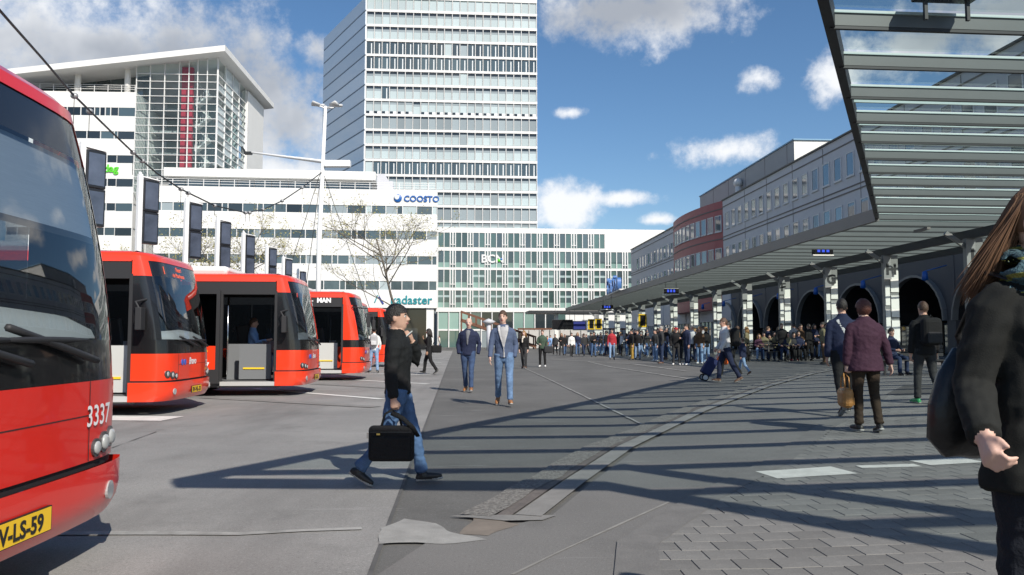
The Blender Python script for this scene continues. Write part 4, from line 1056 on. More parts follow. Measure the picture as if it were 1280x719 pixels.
    mb.tube(ring, .018, 0, 6, False); mb.bar((-.97, .62, 1.36), (-.8, .62, 1.1), .05, .05); mb.build('steering_wheel', BTRIM, B)
    mb = MB(); mb.box(-1.75, -1.3, .35, .9, .75, .9); mb.bar((-1.72, .62, .9), (-1.85, .62, 1.7), .5, .12, 0, (0, 1, 0)); mb.build('driver_seat', BTRIM, B, bevel=.04)
    MB().box(-1.28, -1.24, -.05, 1.2, .33, 1.28).build('cab_partition', BGREY, B)
    MB().box(-2.1, -1.3, -.1, -.05, .33, 1.2).build('cab_door', BGREY, B)
    if door:
        MB().box(x2 - .05, x2 + .03, -BW2 + .0, -BW2 + .07, .3, 2.44).build('door_post', BTRIM, B)
        MB().box(xd - .04, xd + .02, -BW2 - .004, -BW2 + .07, .3, 2.44).build('door_post', BTRIM, B)
        MB().box(x2, xd, -BW2 - .02, -BW2 + .1, .24, .335).build('door_sill', mat('alu_sill', (.55, .55, .54), .4, metal=.3), B)
        MB().box(x2, xd, -BW2 + .002, -BW2 + .06, 2.36, 2.44).build('door_header', BTRIM, B)
        MB().tube([(x2 + .12, -BW2 + .12, .5), (x2 + .12, -BW2 + .12, 2.1)], .02, 0, 6).build('grab_rail', CHROME, B)
        if leaf:
            lf = MB().box(x2 - 1.18, x2 - .0, -BW2 - .12, -BW2 - .08, .3, 2.44, 0).build('door_leaf', BTRIM, B)
            lf.data = (MB().box(x2 - 1.18, x2 - 1.1, -BW2 - .13, -BW2 - .07, .3, 2.44).box(x2 - .08, x2, -BW2 - .13, -BW2 - .07, .3, 2.44).box(x2 - 1.1, x2 - .08, -BW2 - .13, -BW2 - .07, 2.36, 2.44).box(x2 - 1.1, x2 - .08, -BW2 - .13, -BW2 - .07, .3, .62)).mesh('door_leaf', BTRIM)
            MB().box(x2 - 1.1, x2 - .08, -BW2 - .112, -BW2 - .10, 1.16, 2.36).build('pane', TINTG, lf)
            MB().box(x2 - 1.1, x2 - .08, -BW2 - .118, -BW2 - .10, .62, 1.16).build('lower_panel', REDO, lf)
            put('print', text_mesh('Bravo', .21, .002, WTXT, shear=.2, bold=.008), lf, (x2 - 1.08, -BW2 - .124, .99), (math.pi/2, 0, 0))
            put('print', text_mesh('1237', .15, .002, WTXT, bold=.004), lf, (x2 - .52, -BW2 - .124, .68), (math.pi/2, 0, 0))
            for dx, m_ in ((-.85, BLUEST), (-.66, BLUEST)): MB().disc((x2 + dx, -BW2 - .122, 1.3), (0, 1, 0), .075, .006, 0).disc((x2 + dx, -BW2 - .126, 1.3), (0, 1, 0), .035, .006, 1).build('sticker', [m_, WTXT], lf)
            MB().disc((x2 - .32, -BW2 - .122, 1.04), (0, 1, 0), .06, .008, 0).build('sticker', YPL, lf)
        if style != 'citea' or True:
            MB().box(x2 + .25, xd - .25, -.6, -.55, .36, 1.2).build('interior_panel', BGREY if style == 'vdl' else BLGREY, B)
            MB().box(x2 + .35, xd - .4, -.62, -.605, .6, .64).build('step_edge', YSTR, B)
    else: pass
    for t in (-.62, .62): fgrid([.60, 1.06], t - .004, t + .004, off=.002).build('panel_seam', BTRIM, B)
    fgrid([.86, .866], -.62, .62, off=.002).build('panel_seam', BTRIM, B)
    for q in (-3.6, -5.2, -6.8, -8.2, -9.6): MB().box(q, q + .012, -BW2 - .002, -BW2 + .01, .34, 1.02).build('panel_seam', BTRIM, B)
    # wipers, lights, plate, mirror
    for (ya, yb_) in ((-.75, .1), (-.05, .8)):
        mb = MB(); pts = [(frontx(t / BW2, 1.2 + .05 * i) + .04, t, 1.18 + .03 * i) for i, t in enumerate(lin(yb_, ya, 6))]
        mb.tube(pts, .02, 0, 6); pts2 = [(frontx(t / BW2, 1.3) + .035, t, 1.3) for t in lin(ya - .1, ya + .75, 4)]; mb.tube(pts2, [.01, .018, .02, .018, .01], 0, 6)
        mb.build('wiper', BTRIM, B)
    for sg in (-1, 1):
        for j, (t, r_) in enumerate(((.74, .055), (.83, .065), (.92, .065))):
            t -= .05; x_ = frontx(t, .68); nrm = Vector((1, -sg * (frontx(t + .01, .68) - frontx(t - .01, .68)) / (.02 * BW2), 0)).normalized()
            h = MB().disc((x_ - .004, sg * t * BW2, .665 + .02 * j), nrm, r_, .03, 0).build('headlight', mat('lamp_bowl', (.12, .12, .125), .25, metal=.6), B)
            MB().ball((x_ + .016 * nrm.x, sg * t * BW2 + .016 * nrm.y, .665 + .02 * j), (r_ * .25, r_ * .72, r_ * .72), 0, 10, 6).build('lens', LAMPG, h)
        x_ = frontx(.78, .4) + .05; MB().disc((x_, sg * .78 * BW2, .40), (1, sg * .12, 0), .055, .016, 0).build('fog_light', LAMPG, B)
    if plate:
        p_ = MB().box(.05, .066, -.27, .27, .33, .455).build('number_plate', BTXT, B); MB().box(.066, .069, -.26, .26, .335, .45).build('plate_face', YPL, p_)
        put('print', text_mesh(plate, .115, .001, BTXT, bold=.003), p_, (.0715, -.25 if len(plate) > 7 else -.18, .352), (math.pi/2, 0, math.pi/2))
    if num:
        front_text(num, .17, WTXT, B, .74, .80, bold=.002)
    if detail:
        front_text('Bravo', .17, WTXT, B, -.3, .86, shear=.25, bold=.006)
        for yy in (-.62, -.49): MB().disc((frontx(yy / BW2, .9) + .004, yy, .9), (1, 0, 0), .055, .008, 0).build('sticker', BLUEST, B)
    if dest:
        for (tx, yy, z, s) in dest:
            front_text(tx, s, LED, B, yy, z, 'led_text', off=.006)
    mb = MB()
    mb.tube([(frontx(-1, 2.3) + .05, -BW2, 2.35), (.12, -BW2 - .12, 2.3), (.16, -BW2 - .16, 2.05)], .022, 0, 6) if style == 'man' else mb.tube([(frontx(-1, 2.0) - .05, -BW2, 2.0), (-.55, -BW2 - .16, 1.95), (-.45, -BW2 - .2, 1.8)], .022, 0, 6)
    c_ = Vector((.16, -BW2 - .16, 1.9)) if style == 'man' else Vector((-.45, -BW2 - .2, 1.66))
    mb.obox(c_, (.05, 0, 0), (0, .1, 0), (0, 0, .19)); mb.build('mirror', BTRIM, B, bevel=.02)
    if grey_panel:
        bb = fgrid(lin(1.93, 2.41, 4), -.93, .93, off=-.035); bb.build('screen_panel', mat('grey_screen_panel', (.30, .345, .42), .7, vary=.1, scale=6, stretch=(1, 1, 40)), B)  # finely streaked grey panel just inside the upper windscreen
        fgrid(lin(1.90, 1.94, 1), -.93, .93, off=-.03).build('screen_rail', BTRIM, B)
    return B

def bus_at(dx, dd): return (dx, dd, 0)
b1 = make_bus((-2.42, 3.90, 0), 'near red bus numbered 3337 with a grey panel inside its windscreen', num='3337', plate='V-LS-59', grey_panel=True, detail=False, red=RED, yaw=R(1.5))
b2 = make_bus((-5.98, 15.1, 0), 'red bus with amber destination text for line 1 and open front door', red=REDO, num='33', plate='BV-NL-33', dest=[('1', -.92, 2.47, .2), ('Neerl', -.30, 2.56, .12), ('via Maarheeze', -.52, 2.45, .105)])
b3 = make_bus((-4.92, 20.0, 0), 'red bus numbered 1237 with a driver in blue behind its open door', red=REDO, leaf=True, style='vdl', plate='BX-LJ-51')
b4 = make_bus((-4.85, 27.0, 0), 'red bus with MAN lettering above its open front door', red=REDO, style='man')
b5 = make_bus((-5.75, 33.2, 0), 'red bus behind the one with MAN lettering, only its nose showing', red=REDO, door=False, style='man', detail=False)
b6 = make_bus((-5.9, 40.0, 0), 'red bus standing farthest along the row of bays', red=REDO, door=False, detail=False)
put('print', text_mesh('MAN', .2, .004, WTXT, bold=.012), b4, (-1.5, -BW2 - .005, 2.5), (math.pi/2, 0, 0))
MB().box(-1.9, -1.62, -BW2 + .0, -BW2 + .011, 2.53, 2.56).build('print', WTXT, b4)
# ------------------------------------------------------------------ people
def cloth(name, col, rough=.85, bump=.28, bscale=28, vary=.12):
    return mat('cloth_' + name, col, rough, vary=vary, scale=9, bump=bump, bscale=bscale, spec=.25)
SKIN = mat('skin', (.52, .30, .22), .55, vary=.06, scale=14); SKIN2 = mat('skin_pale', (.60, .38, .30), .55, vary=.06, scale=14); SKIN3 = mat('skin_tan', (.36, .20, .13), .55)
C = dict(
    black=cloth('black', (.012, .012, .013)), charcoal=cloth('charcoal', (.035, .036, .038)), navy=cloth('navy', (.018, .024, .055)), jeans=cloth('jeans', (.07, .125, .24), vary=.35),
    pale_jeans=cloth('pale_jeans', (.20, .30, .46), vary=.3), dark_jeans=cloth('dark_jeans', (.022, .035, .075), vary=.3), white=cloth('white', (.68, .68, .66)), grey=cloth('grey', (.34, .34, .35)), light_grey=cloth('light_grey', (.52, .52, .53)),
    blue=cloth('blue', (.07, .095, .16)), light_denim=cloth('light_denim', (.115, .19, .32), vary=.4), mid_denim=cloth('mid_denim', (.045, .075, .15), vary=.3), dark_plum=cloth('dark_plum', (.052, .021, .038), bump=.7, bscale=16), dark_brown=cloth('dark_brown', (.035, .024, .016)), green=cloth('green', (.055, .085, .06)), red=cloth('red', (.35, .03, .04)), orange=cloth('orange', (.62, .12, .03)), plum=cloth('plum', (.075, .032, .058), bump=.8, bscale=16), brown=cloth('brown', (.10, .06, .035)),
    tan=cloth('tan', (.36, .20, .07)), teal=cloth('teal', (.05, .13, .16), bump=.9), skyblue=cloth('sky_blue', (.22, .36, .62)), mustard=cloth('mustard', (.34, .22, .05)), khaki=cloth('khaki', (.17, .15, .09)), cream=cloth('cream', (.6, .55, .47)))
SHOE = dict(black=mat('shoe_black', (.012, .012, .012), .5), white=mat('shoe_white', (.65, .65, .64), .6), tan=mat('shoe_tan', (.28, .12, .04), .5), brown=mat('shoe_brown', (.09, .04, .02), .5), green=mat('shoe_green', (.02, .25, .08), .5), red=mat('shoe_red', (.4, .03, .05), .5))
SOLE = mat('shoe_sole', (.30, .30, .29), .7); LIP = mat('lips', (.36, .15, .13), .5); EYEW = mat('eye_white', (.7, .7, .68), .3); IRIS = mat('iris', (.02, .015, .012), .2)
HAIRM = dict(dark=mat('hair_dark', (.016, .011, .009), .5, bump=.8, bscale=60), brown=mat('hair_brown', (.07, .036, .02), .5, bump=.8, bscale=60), fair=mat('hair_fair', (.26, .14, .05), .5, bump=.8, bscale=60), grey=mat('hair_grey', (.25, .24, .23), .6, bump=.8, bscale=60), auburn=mat('hair_auburn', (.10, .03, .02), .5, bump=.8, bscale=60), strand=mat('hair_light_brown', (.13, .066, .032), .65, vary=.15, scale=14, stretch=(6, 6, .6)))
STUB = mat('stubble', (.20, .12, .095), .7, vary=.2, scale=60)

HEADP = [(0.0, .022, .028, .052), (.012, .038, .045, .044), (.04, .054, .066, .028), (.065, .060, .078, .018), (.09, .066, .088, .008), (.12, .071, .094, .001), (.15, .0735, .0965, -.004), (.18, .0725, .096, -.007), (.205, .064, .086, -.010), (.225, .046, .064, -.012), (.236, .022, .034, -.012)]
def fk_figure(P):
    """returns an MB of overlapping tubes (material index = tag) plus the joints, in metres for a 1.75 m body facing +y"""
    TAGS = P['tags']; T = {t: i for i, t in enumerate(TAGS)}
    mb = MB(); J = {}; S = 12
    lean = math.tan(R(P.get('lean', 0))); sway = P.get('sway', 0.0); w = P.get('bulk', 1.0); fem = P.get('fem', 0)
    def tp(x, y, z): return Vector((x + sway * (z - .93), y + lean * (z - .93), z))
    sit = P.get('sit', 0)
    # legs
    for sd, key in ((1, 'legR'), (-1, 'legL')):
        a, b, c, ab = P.get(key, (0, 0, 0, 2))
        hip = Vector((sd * .092, 0, .915)); out = math.sin(R(ab))
        kn = hip + Vector((sd * out * .42, .43 * math.sin(R(a)), -.43 * math.cos(R(a)))); an = kn + Vector((sd * out * .25, .405 * math.sin(R(b)), -.405 * math.cos(R(b))))
        J[key] = (hip, kn, an)
        lw = P.get('legw', 1.1) * (1.0 + .04 * fem); pt = T['pants']
        tk = kn.lerp(hip, .5) ; cf = kn.lerp(an, .3)
        nk = (kn - hip).normalized().lerp((an - kn).normalized(), .5)
        fw = Vector((0, 1, 0))
        mb.tube([hip + Vector((0, 0, .03)), hip.lerp(kn, .3), hip.lerp(kn, .7), kn, kn.lerp(an, .28), kn.lerp(an, .65), an.lerp(kn, .04)],
                [(.088 * lw, .10 * lw), (.082 * lw, .09 * lw), (.066 * lw, .072 * lw), (.058 * lw, .062 * lw), (.056 * lw, .063 * lw), (.050 * lw, .052 * lw), (P.get('cuff', .054) * lw, P.get('cuff', .054) * lw * 1.12)], pt, S)
        # shoe
        f = Vector((sd * .12, math.cos(R(c)), math.sin(R(c)))).normalized(); up = Vector((0, -math.sin(R(c)), math.cos(R(c))))
        sh, so_ = T['shoe'], T['sole']
        heel = an - f * .055 - up * .045
        mb.tube([an - up * .01, an - up * .055 + f * .01], [(.043, .048), (.044, .06)], sh, 10)
        mb.tube([heel, heel + f * .06, heel + f * .14, heel + f * .20, heel + f * .245], [(.034, .036), (.040, .045), (.045, .040), (.042, .030), (.026, .018)], sh, 10)
        mb.tube([heel - up * .028 - f * .01, heel - up * .03 + f * .1, heel - up * .03 + f * .2, heel - up * .024 + f * .255], [(.037, .014), (.040, .013), (.045, .013), (.028, .011)], so_, 10)
    # pelvis and torso
    pt, top = T['pants'], T['top']
    mb.tube([(0, -.01, .80), (0, -.012, .87), (0, -.008, .95), tp(0, 0, 1.03)], [(.10 * w, .08 * w), (.165 * w * (1 + .06 * fem), .115 * w), (.16 * w * (1 + .05 * fem), .112 * w), (.14 * w, .10 * w)], pt, 16)
    hem = P.get('hem', .86); bw_ = P.get('topw', 1.0) * w; fl = P.get('flare', 0.0)
    ww = .155 if not fem else .14
    prof = [(1.05, ww + .004, .112), (1.15, ww + .010, .115), (1.26, .175 - .012 * fem, .122 + .008 * fem), (1.35, .185 - .016 * fem, .118), (1.42, .148 - .012 * fem, .096), (1.465, .098, .080), (1.50, .066, .064)]
    low = []; z = hem
    while z < 1.0: low.append((z, .156 + .010 * fem + fl * (1.0 - z), .116 + fl * .8 * (1.0 - z))); z += .07
    prof = low + prof
    mb.tube([tp(0, -.004 + (.012 if 1.2 < q[0] < 1.4 else 0) * 1.0, q[0]) if q[0] > .93 else Vector((0, -.004, q[0])) for q in prof], [(q[1] * bw_, q[2] * bw_) for q in prof], top, 20, dome=.1)
    # neck and head
    neck = tp(0, -.008, 1.47); hy, hp = R(P.get('head_yaw', 0)), R(P.get('head_pitch', 0))
    hb = tp(0, .012, 1.515)
    Mh = Matrix.Translation(hb) @ Matrix.Rotation(hy, 4, 'Z') @ Matrix.Rotation(-hp, 4, 'X') @ Matrix.Scale(P.get('headk', 1.0), 4)
    J['head'] = Mh
    mb.tube([neck, Mh @ Vector((0, -.012, .07))], [(.058 - .008 * fem, .06 - .008 * fem), (.052 - .008 * fem, .056 - .006 * fem)], T['skin'], 12)
    n0 = len(mb.v)
    mb.tube([Vector((0, q[3], q[0])) for q in HEADP], [(q[1], q[2]) for q in HEADP], T['skin'], 18, dome=.2)
    # nose, ears, lips, eyes, brows
    mb.tube([(0, .088, .132), (0, .100, .112), (0, .113, .092), (0, .100, .082)], [(.008, .008), (.010, .010), (.014, .012), (.012, .008)], T['skin'], 8)
    for sg in (-1, 1):
        mb.ball((sg * .074, -.012, .112), (.011, .020, .032), T['skin'], 8, 6); mb.ball((sg * .014, .098, .088), (.009, .010, .008), T['skin'], 6, 5)
        mb.ball((sg * .030, .081, .124), (.013, .010, .006), T['eye'], 8, 5); mb.ball((sg * .030, .0865, .124), (.0055, .006, .0055), T['iris'], 8, 5)
        mb.tube([(sg * .012, .094, .140), (sg * .032, .093, .145), (sg * .050, .079, .138)], [(.0035, .004), (.004, .004), (.003, .003)], T['brow'], 6)
    mb.tube([(-.024, .085, .056), (0, .097, .058), (.024, .085, .056)], [(.005, .007), (.009, .010), (.005, .007)], T['lip'], 8)
    for i in range(n0, len(mb.v)): mb.v[i] = tuple(Mh @ Vector(mb.v[i]))
    if P.get('collar', 1): mb.tube([tp(0, -.012, 1.455), tp(0, -.006, 1.50 + .02 * P.get('collar', 1))], [(.083, .085), (.070, .074)], top, 16, dome=-.3)
    # arms
    for sd, key in ((1, 'armR'), (-1, 'armL')):
        u, f, hand = P.get(key, ((.16, 0, -1), (.05, .15, -1), 'relaxed'))
        sh_ = tp(sd * (.170 - .014 * fem) * min(w, 1.12), 0, 1.388); u = Vector((sd * u[0], u[1], u[2])).normalized(); f = Vector((sd * f[0], f[1], f[2])).normalized()
        el = sh_ + u * .285; wr = el + f * .245; aw = P.get('armw', 1.0) * (1 - .08 * fem); tg = T['top']
        J[key] = (sh_, el, wr, f)
        mb.tube([sh_ - u * .01 - Vector((sd * .03, 0, -.005)), sh_ + u * .05, sh_.lerp(el, .5), el, el.lerp(wr, .35), wr.lerp(el, .05)],
                [(.056 * aw, .060 * aw), (.060 * aw, .063 * aw), (.055 * aw, .056 * aw), (.049 * aw, .05 * aw), (.048 * aw, .048 * aw), (.040 * aw, .042 * aw)], tg, S)
        if hand == 'pocket': continue
        # hand: palm, four fingers, thumb
        e1 = f; inn = Vector((-sd, 0, 0)); inn = (inn - e1 * inn.dot(e1))
        if hand in ('phone',): inn = Vector((0, -1, .3)); inn = inn - e1 * inn.dot(e1)
        inn.normalize(); e2 = e1.cross(inn) * sd                             # e2: towards the thumb side
        if e2.y < 0 and hand != 'phone': e2 = -e2
        hs = P.get('hand', 1.0); hm = T['skin']
        mb.tube([wr - e1 * .02, wr + e1 * .03, wr + e1 * .075 * hs, wr + e1 * .09 * hs], [(.024, .028), (.019, .036), (.016, .040), (.013, .038)], hm, 10, ref=inn)
        curl = {'relaxed': 28, 'fist': 84, 'phone': 62}.get(hand, 30)
        for k_ in range(4):
            b0 = wr + e1 * .085 * hs + e2 * (.030 - .020 * k_); L1 = (.038, .043, .040, .031)[k_] * hs
            a1, a2 = R(curl * .7 + 3 * k_), R(curl * 1.45 + 5 * k_)
            d1 = e1 * math.cos(a1) + inn * math.sin(a1); d2 = e1 * math.cos(a2) + inn * math.sin(a2); fr = P.get('finger', .0088)
            mb.tube([b0 - e1 * .015, b0 + d1 * L1, b0 + d1 * L1 + d2 * L1 * .9], [fr * 1.08, fr, fr * .85], hm, 8, ref=e2)
        tb = wr + e1 * .03 + e2 * .026; td = (e1 * .75 + e2 * .75 + inn * .35).normalized(); t2 = (e1 * .95 + e2 * .1 + inn * .6).normalized()
        mb.tube([tb, tb + td * .035 * hs, tb + td * .035 * hs + t2 * .034 * hs], [.0125, .011, .009], hm, 8, ref=inn)
    if 'extra' in P: P['extra'](mb, T, tp, J)
    return mb, J
def remesh(mb, vox, mats, name, wrinkle=0.0, smooth=2, seed=0, clothtags=()):
    src = bpy.data.meshes.new('src'); src.from_pydata(mb.v, [], mb.f); src.update()
    so_ = bpy.data.objects.new('src', src); COL.objects.link(so_)
    md = so_.modifiers.new('r', 'REMESH'); md.mode = 'VOXEL'; md.voxel_size = vox; md.use_smooth_shade = True
    if smooth: ms_ = so_.modifiers.new('s', 'SMOOTH'); ms_.iterations = smooth; ms_.factor = .5
    dg = bpy.context.evaluated_depsgraph_get(); me = bpy.data.meshes.new_from_object(so_.evaluated_get(dg))
    bvh = BVHTree.FromPolygons([Vector(v) for v in mb.v], mb.f)
    idx = []
    for p in me.polygons:
        r_ = bvh.find_nearest(p.center); idx.append(mb.m[r_[2]] if r_[2] is not None else 0)
    bpy.data.objects.remove(so_); bpy.data.meshes.remove(src)
    me.materials.clear()
    for m_ in mats: me.materials.append(m_)
    me.polygons.foreach_set('material_index', idx); me.polygons.foreach_set('use_smooth', [True] * len(idx))
    if wrinkle:
        vt = {}
        for p, i in zip(me.polygons, idx):
            if i in clothtags:
                for v in p.vertices: vt[v] = 1
        nr = [v.normal.copy() for v in me.vertices]
        for vi in vt:
            v = me.vertices[vi]; c = v.co
            q = Vector((c.x * 9 + seed, c.y * 9, c.z * 16)); a = mnoise.noise(q + Vector((mnoise.noise(c * 6), 0, mnoise.noise(c * 5 + Vector((4, 4, 4))))) * 1.6)
            a2 = 1 - abs(mnoise.noise(Vector((c.x * 14 + c.z * 9, c.y * 14 - c.z * 7, c.z * 11 + seed)))) * 2
            v.co = c + nr[vi] * (a * wrinkle + a2 * wrinkle * .45)
    me.update(); me.name = name; return me
def hair_mesh(J, kind, m, seed=0, k=1.0):
    """hair cap following the skull; 'short', 'bob', 'long', 'bald'"""
    Mh = J['head']; mb = MB(); seg, rings = 26, 16; ctr = Vector((0, -.004, .135)); rx, ry, rz = .080, .109, .121
    if kind == 'bob': rx, ry, rz = .098, .118, .122
    base = {}; 
    for i in range(rings + 1):
        ph = -math.pi/2 + math.pi * i / rings
        for j in range(seg):
            th = 2 * math.pi * j / seg; dv = Vector((math.cos(ph) * math.cos(th), math.cos(ph) * math.sin(th), math.sin(ph)))
            nz = 1 + (.06 if kind != 'bob' else .12) * max(-.1, mnoise.noise(dv * (7 if kind != 'bob' else 6) + Vector((seed, 0, 0))))
            p = ctr + Vector((dv.x * rx, dv.y * ry, dv.z * rz)) * nz
            base[i, j] = len(mb.v); mb.v.append(tuple(p))
    def keep(c):
        x, y, z = c
        if kind == 'bald': return z > .10 and y < .0 and z < .2 or False
        front = .178 - .03 * (abs(x) / .07)
        if y > .045: return z > front
        if y > .0: return z > (.146 if kind != 'long' else .10)
        if y > -.04: return z > (.112 if kind in ('short',) else .04)
        return z > (.078 if kind == 'short' else .0)
    for i in range(rings):
        for j in range(seg):
            q = [base[i, j], base[i, (j + 1) % seg], base[i + 1, (j + 1) % seg], base[i + 1, j]]
            c = sum((Vector(mb.v[a]) for a in q), Vector()) / 4
            if keep(c): mb.face(q, 0, True)
    if kind in ('long', 'bob') :
        r_ = random.Random(seed); n_ = 26 if kind == 'long' else 0
        for i in range(n_):
            a = R(-175 + 350 * i / n_) ; a = math.pi * 1.5 + (i / (n_ - 1) - .5) * 3.7
            p0 = ctr + Vector((math.cos(a) * .075, math.sin(a) * .095, .03)); L_ = r_.uniform(.2, .3)
            p1 = p0 + Vector((math.cos(a) * .02, math.sin(a) * .02 - .005, -L_ * .5)); p2 = p1 + Vector((r_.gauss(0, .01), -.012 + r_.gauss(0, .01), -L_ * .5))
            mb.tube([p0, p1, p2], [.02, .022, .007], 0, 6)
    mb.v = [tuple(Mh @ Vector(v)) for v in mb.v]
    return mb.mesh('hair', m)
BASETAGS = ['skin', 'top', 'pants', 'shoe', 'sole', 'lip', 'eye', 'iris', 'brow']
def person(label, loc, face, H, pose, mats, hair=('short', 'dark'), vox=.012, wrinkle=.004, group=None, seed=0, tags_extra=(), zoff=0.0, sole=SOLE):
    """face: heading in degrees, 0 = +y (away from the viewer), 90 = towards -x"""
    tags = BASETAGS + [t for t, _ in tags_extra]; pose = dict(pose); pose['tags'] = tags
    mb, J = fk_figure(pose)
    mm = [mats.get('skin', SKIN), mats['top'], mats['pants'], mats['shoe'], sole, LIP, EYEW, IRIS, HAIRM[hair[1]]] + [m_ for _, m_ in tags_extra]
    me = remesh(mb, vox, mm, 'body', wrinkle, 2 if vox > .007 else 3, seed, (1, 2))
    k = H / 1.75; lo = min(v.co.z for v in me.vertices)
    p = empty('person', (loc[0], loc[1], loc[2] + zoff), R(face), label, 'person', group)
    b = put('body', me, p, (0, 0, -lo * k), (0, 0, 0), (k, k, k))
    if hair[0] != 'none': put('hair', hair_mesh(J, hair[0], HAIRM[hair[1]], seed), p, (0, 0, -lo * k), (0, 0, 0), (k, k, k))
    p['_k'] = k; p['_lo'] = lo
    return p, J, k, lo
def pworld(p, v):                                # figure-space point -> world
    k, lo = p['_k'], p['_lo']; a = p.rotation_euler[2]
    v = Vector(v) * k; v.z -= lo * k
    return Vector(p.location) + Matrix.Rotation(a, 3, 'Z') @ v
WALK = dict(legR=(22, 6, 6, 2), legL=(-14, -34, -38, 2))
def fpos(px, py): g = gnd(px, py); return (g.x, g.y, g.z)

# ---------------- man crossing with a laptop bag, phone at his mouth
A = fpos(497, 605)
hood = ()
pm, J, k, lo = person('person in black jacket and jeans striding past with a phone at his mouth', A, -90, 1.62,
    dict(headk=1.07, legL=(19, 12, 4, 3), legR=(-13, -40, -30, 3), lean=-2, armR=((.12, -.10, -1), (.06, .12, -1), 'fist'), armL=((.30, .62, -.62), (-.45, -.25, .86), 'phone'), head_yaw=0, head_pitch=-6, hem=.90, topw=1.08, armw=1.16, collar=1.4, bulk=1.02, legw=1.06),
    dict(top=C['black'], pants=C['jeans'], shoe=SHOE['black'], skin=SKIN), ('short', 'dark'), .0085, .009, seed=3)
# phone
w_ = J['armL'][2]; f_ = J['armL'][3]
ph = MB().box(-.005, .005, -.03, .03, -.06, .06).build('mobile_phone', [mat('phone_white', (.6, .6, .6), .3)], None, pworld(pm, w_ + f_ * .085 + Vector((.03, -.02, -.01))), (0, R(48), R(6)), bevel=.003)
tag(ph, 'pale mobile phone held to the mouth of the man in black', 'phone')
# laptop bag
w_ = J['armR'][2]; hp_ = pworld(pm, w_ + J['armR'][3] * .10)
bag = empty('laptop_bag', (hp_.x - .02, hp_.y - .03, hp_.z - .45), 0, 'black laptop bag carried by the striding man', 'bag')
BAGM = cloth('bag_black', (.009, .009, .010), .8, .6, 60)
MB().box(-.20, .20, -.055, .055, 0, .31).build('bag_body', BAGM, bag, bevel=.04, seg=3)
MB().box(-.17, .17, -.075, -.05, .02, .22).build('front_pocket', BAGM, bag, bevel=.02)
mb = MB(); mb.tube([(-.09, 0, .30), (-.06, 0, .41), (0, 0, .445), (.06, 0, .41), (.09, 0, .30)], .011, 0, 8); mb.build('handle', BAGM, bag)
mb = MB(); mb.tube([(.0, -.03, .42), (.10, -.05, .38), (.19, -.05, .30), (.235, -.03, .22), (.21, 0, .25)], [(.02, .008)] * 5, 0, 8); mb.build('shoulder_strap', BAGM, bag)
MB().box(-.215, -.195, -.02, .02, .2, .25).build('buckle', CHROME, bag); MB().box(-.12, -.09, -.078, -.074, .235, .25).build('logo_tag', mat('gold_tag', (.7, .45, .1), .4), bag)
MB().box(-.18, .18, -.058, -.056, .255, .262).build('zip', DMETAL, bag)

# ---------------- man in the blue hooded jacket, walking towards the viewer
def hoodie(mb, T, tp, J):
    mb.tube([tp(0, .128, 1.08), tp(0, .142, 1.2), tp(0, .146, 1.28), tp(0, .128, 1.36), tp(0, .095, 1.44)], [(.010, .02), (.032, .02), (.048, .02), (.062, .022), (.06, .03)], T['shirt'], 12)
    for sg in (-1, 1): mb.tube([tp(0, .142, 1.06), tp(sg * .042, .156, 1.22), tp(sg * .078, .132, 1.38), tp(sg * .075, .05, 1.475)], [(.011, .01), (.013, .011), (.02, .014), (.03, .02)], T['lining'], 8)
    mb.tube([tp(0, .126, .89), tp(0, .142, 1.06)], [(.008, .012), (.008, .012)], T['lining'], 8)
    mb.tube([tp(-.1, -.05, 1.46), tp(0, -.10, 1.45), tp(.1, -.05, 1.46)], [.04, .06, .04], T['top'], 10)
person('person in open blue hooded jacket, grey shirt and jeans walking ahead', fpos(630, 507), 180, 1.86,
    dict(legL=(17, 6, 4, 2), legR=(-11, -30, -26, 2), sway=.04, lean=2, armR=((.20, .16, -1), (.06, .34, -1), 'relaxed'), armL=((.26, -.12, -1), (-.12, .30, -1), 'pocket'), hem=.88, topw=1.06, armw=1.04, head_yaw=-8, extra=hoodie, collar=0),
    dict(top=C['blue'], pants=C['light_denim'], shoe=SHOE['tan'], skin=SKIN2), ('short', 'brown'), .010, .005, seed=5, tags_extra=(('shirt', C['grey']), ('lining', cloth('lining', (.42, .42, .43)))))
def shirt_in(mb, T, tp, J):
    mb.tube([tp(.012, .148, 1.12), tp(.01, .160, 1.28), tp(0, .14, 1.38), tp(0, .10, 1.45)], [(.012, .02), (.024, .02), (.042, .022), (.05, .03)], T['shirt'], 12)
person('person in navy jacket with hands in pockets and tan shoes', fpos(585, 490), 176, 1.82,
    dict(legL=(9, -2, 2, -1), legR=(-7, -22, -18, -1), sway=-.03, lean=2, armR=((.30, -.14, -1), (-.12, .34, -1), 'pocket'), armL=((.30, -.14, -1), (-.12, .34, -1), 'pocket'), hem=.86, topw=1.12, armw=1.1, bulk=1.05, extra=shirt_in, collar=0),
    dict(top=C['navy'], pants=C['mid_denim'], shoe=SHOE['tan'], skin=SKIN2), ('bald', 'grey'), .011, .005, seed=8, tags_extra=(('shirt', cloth('slate_grey', (.16, .165, .18))),))
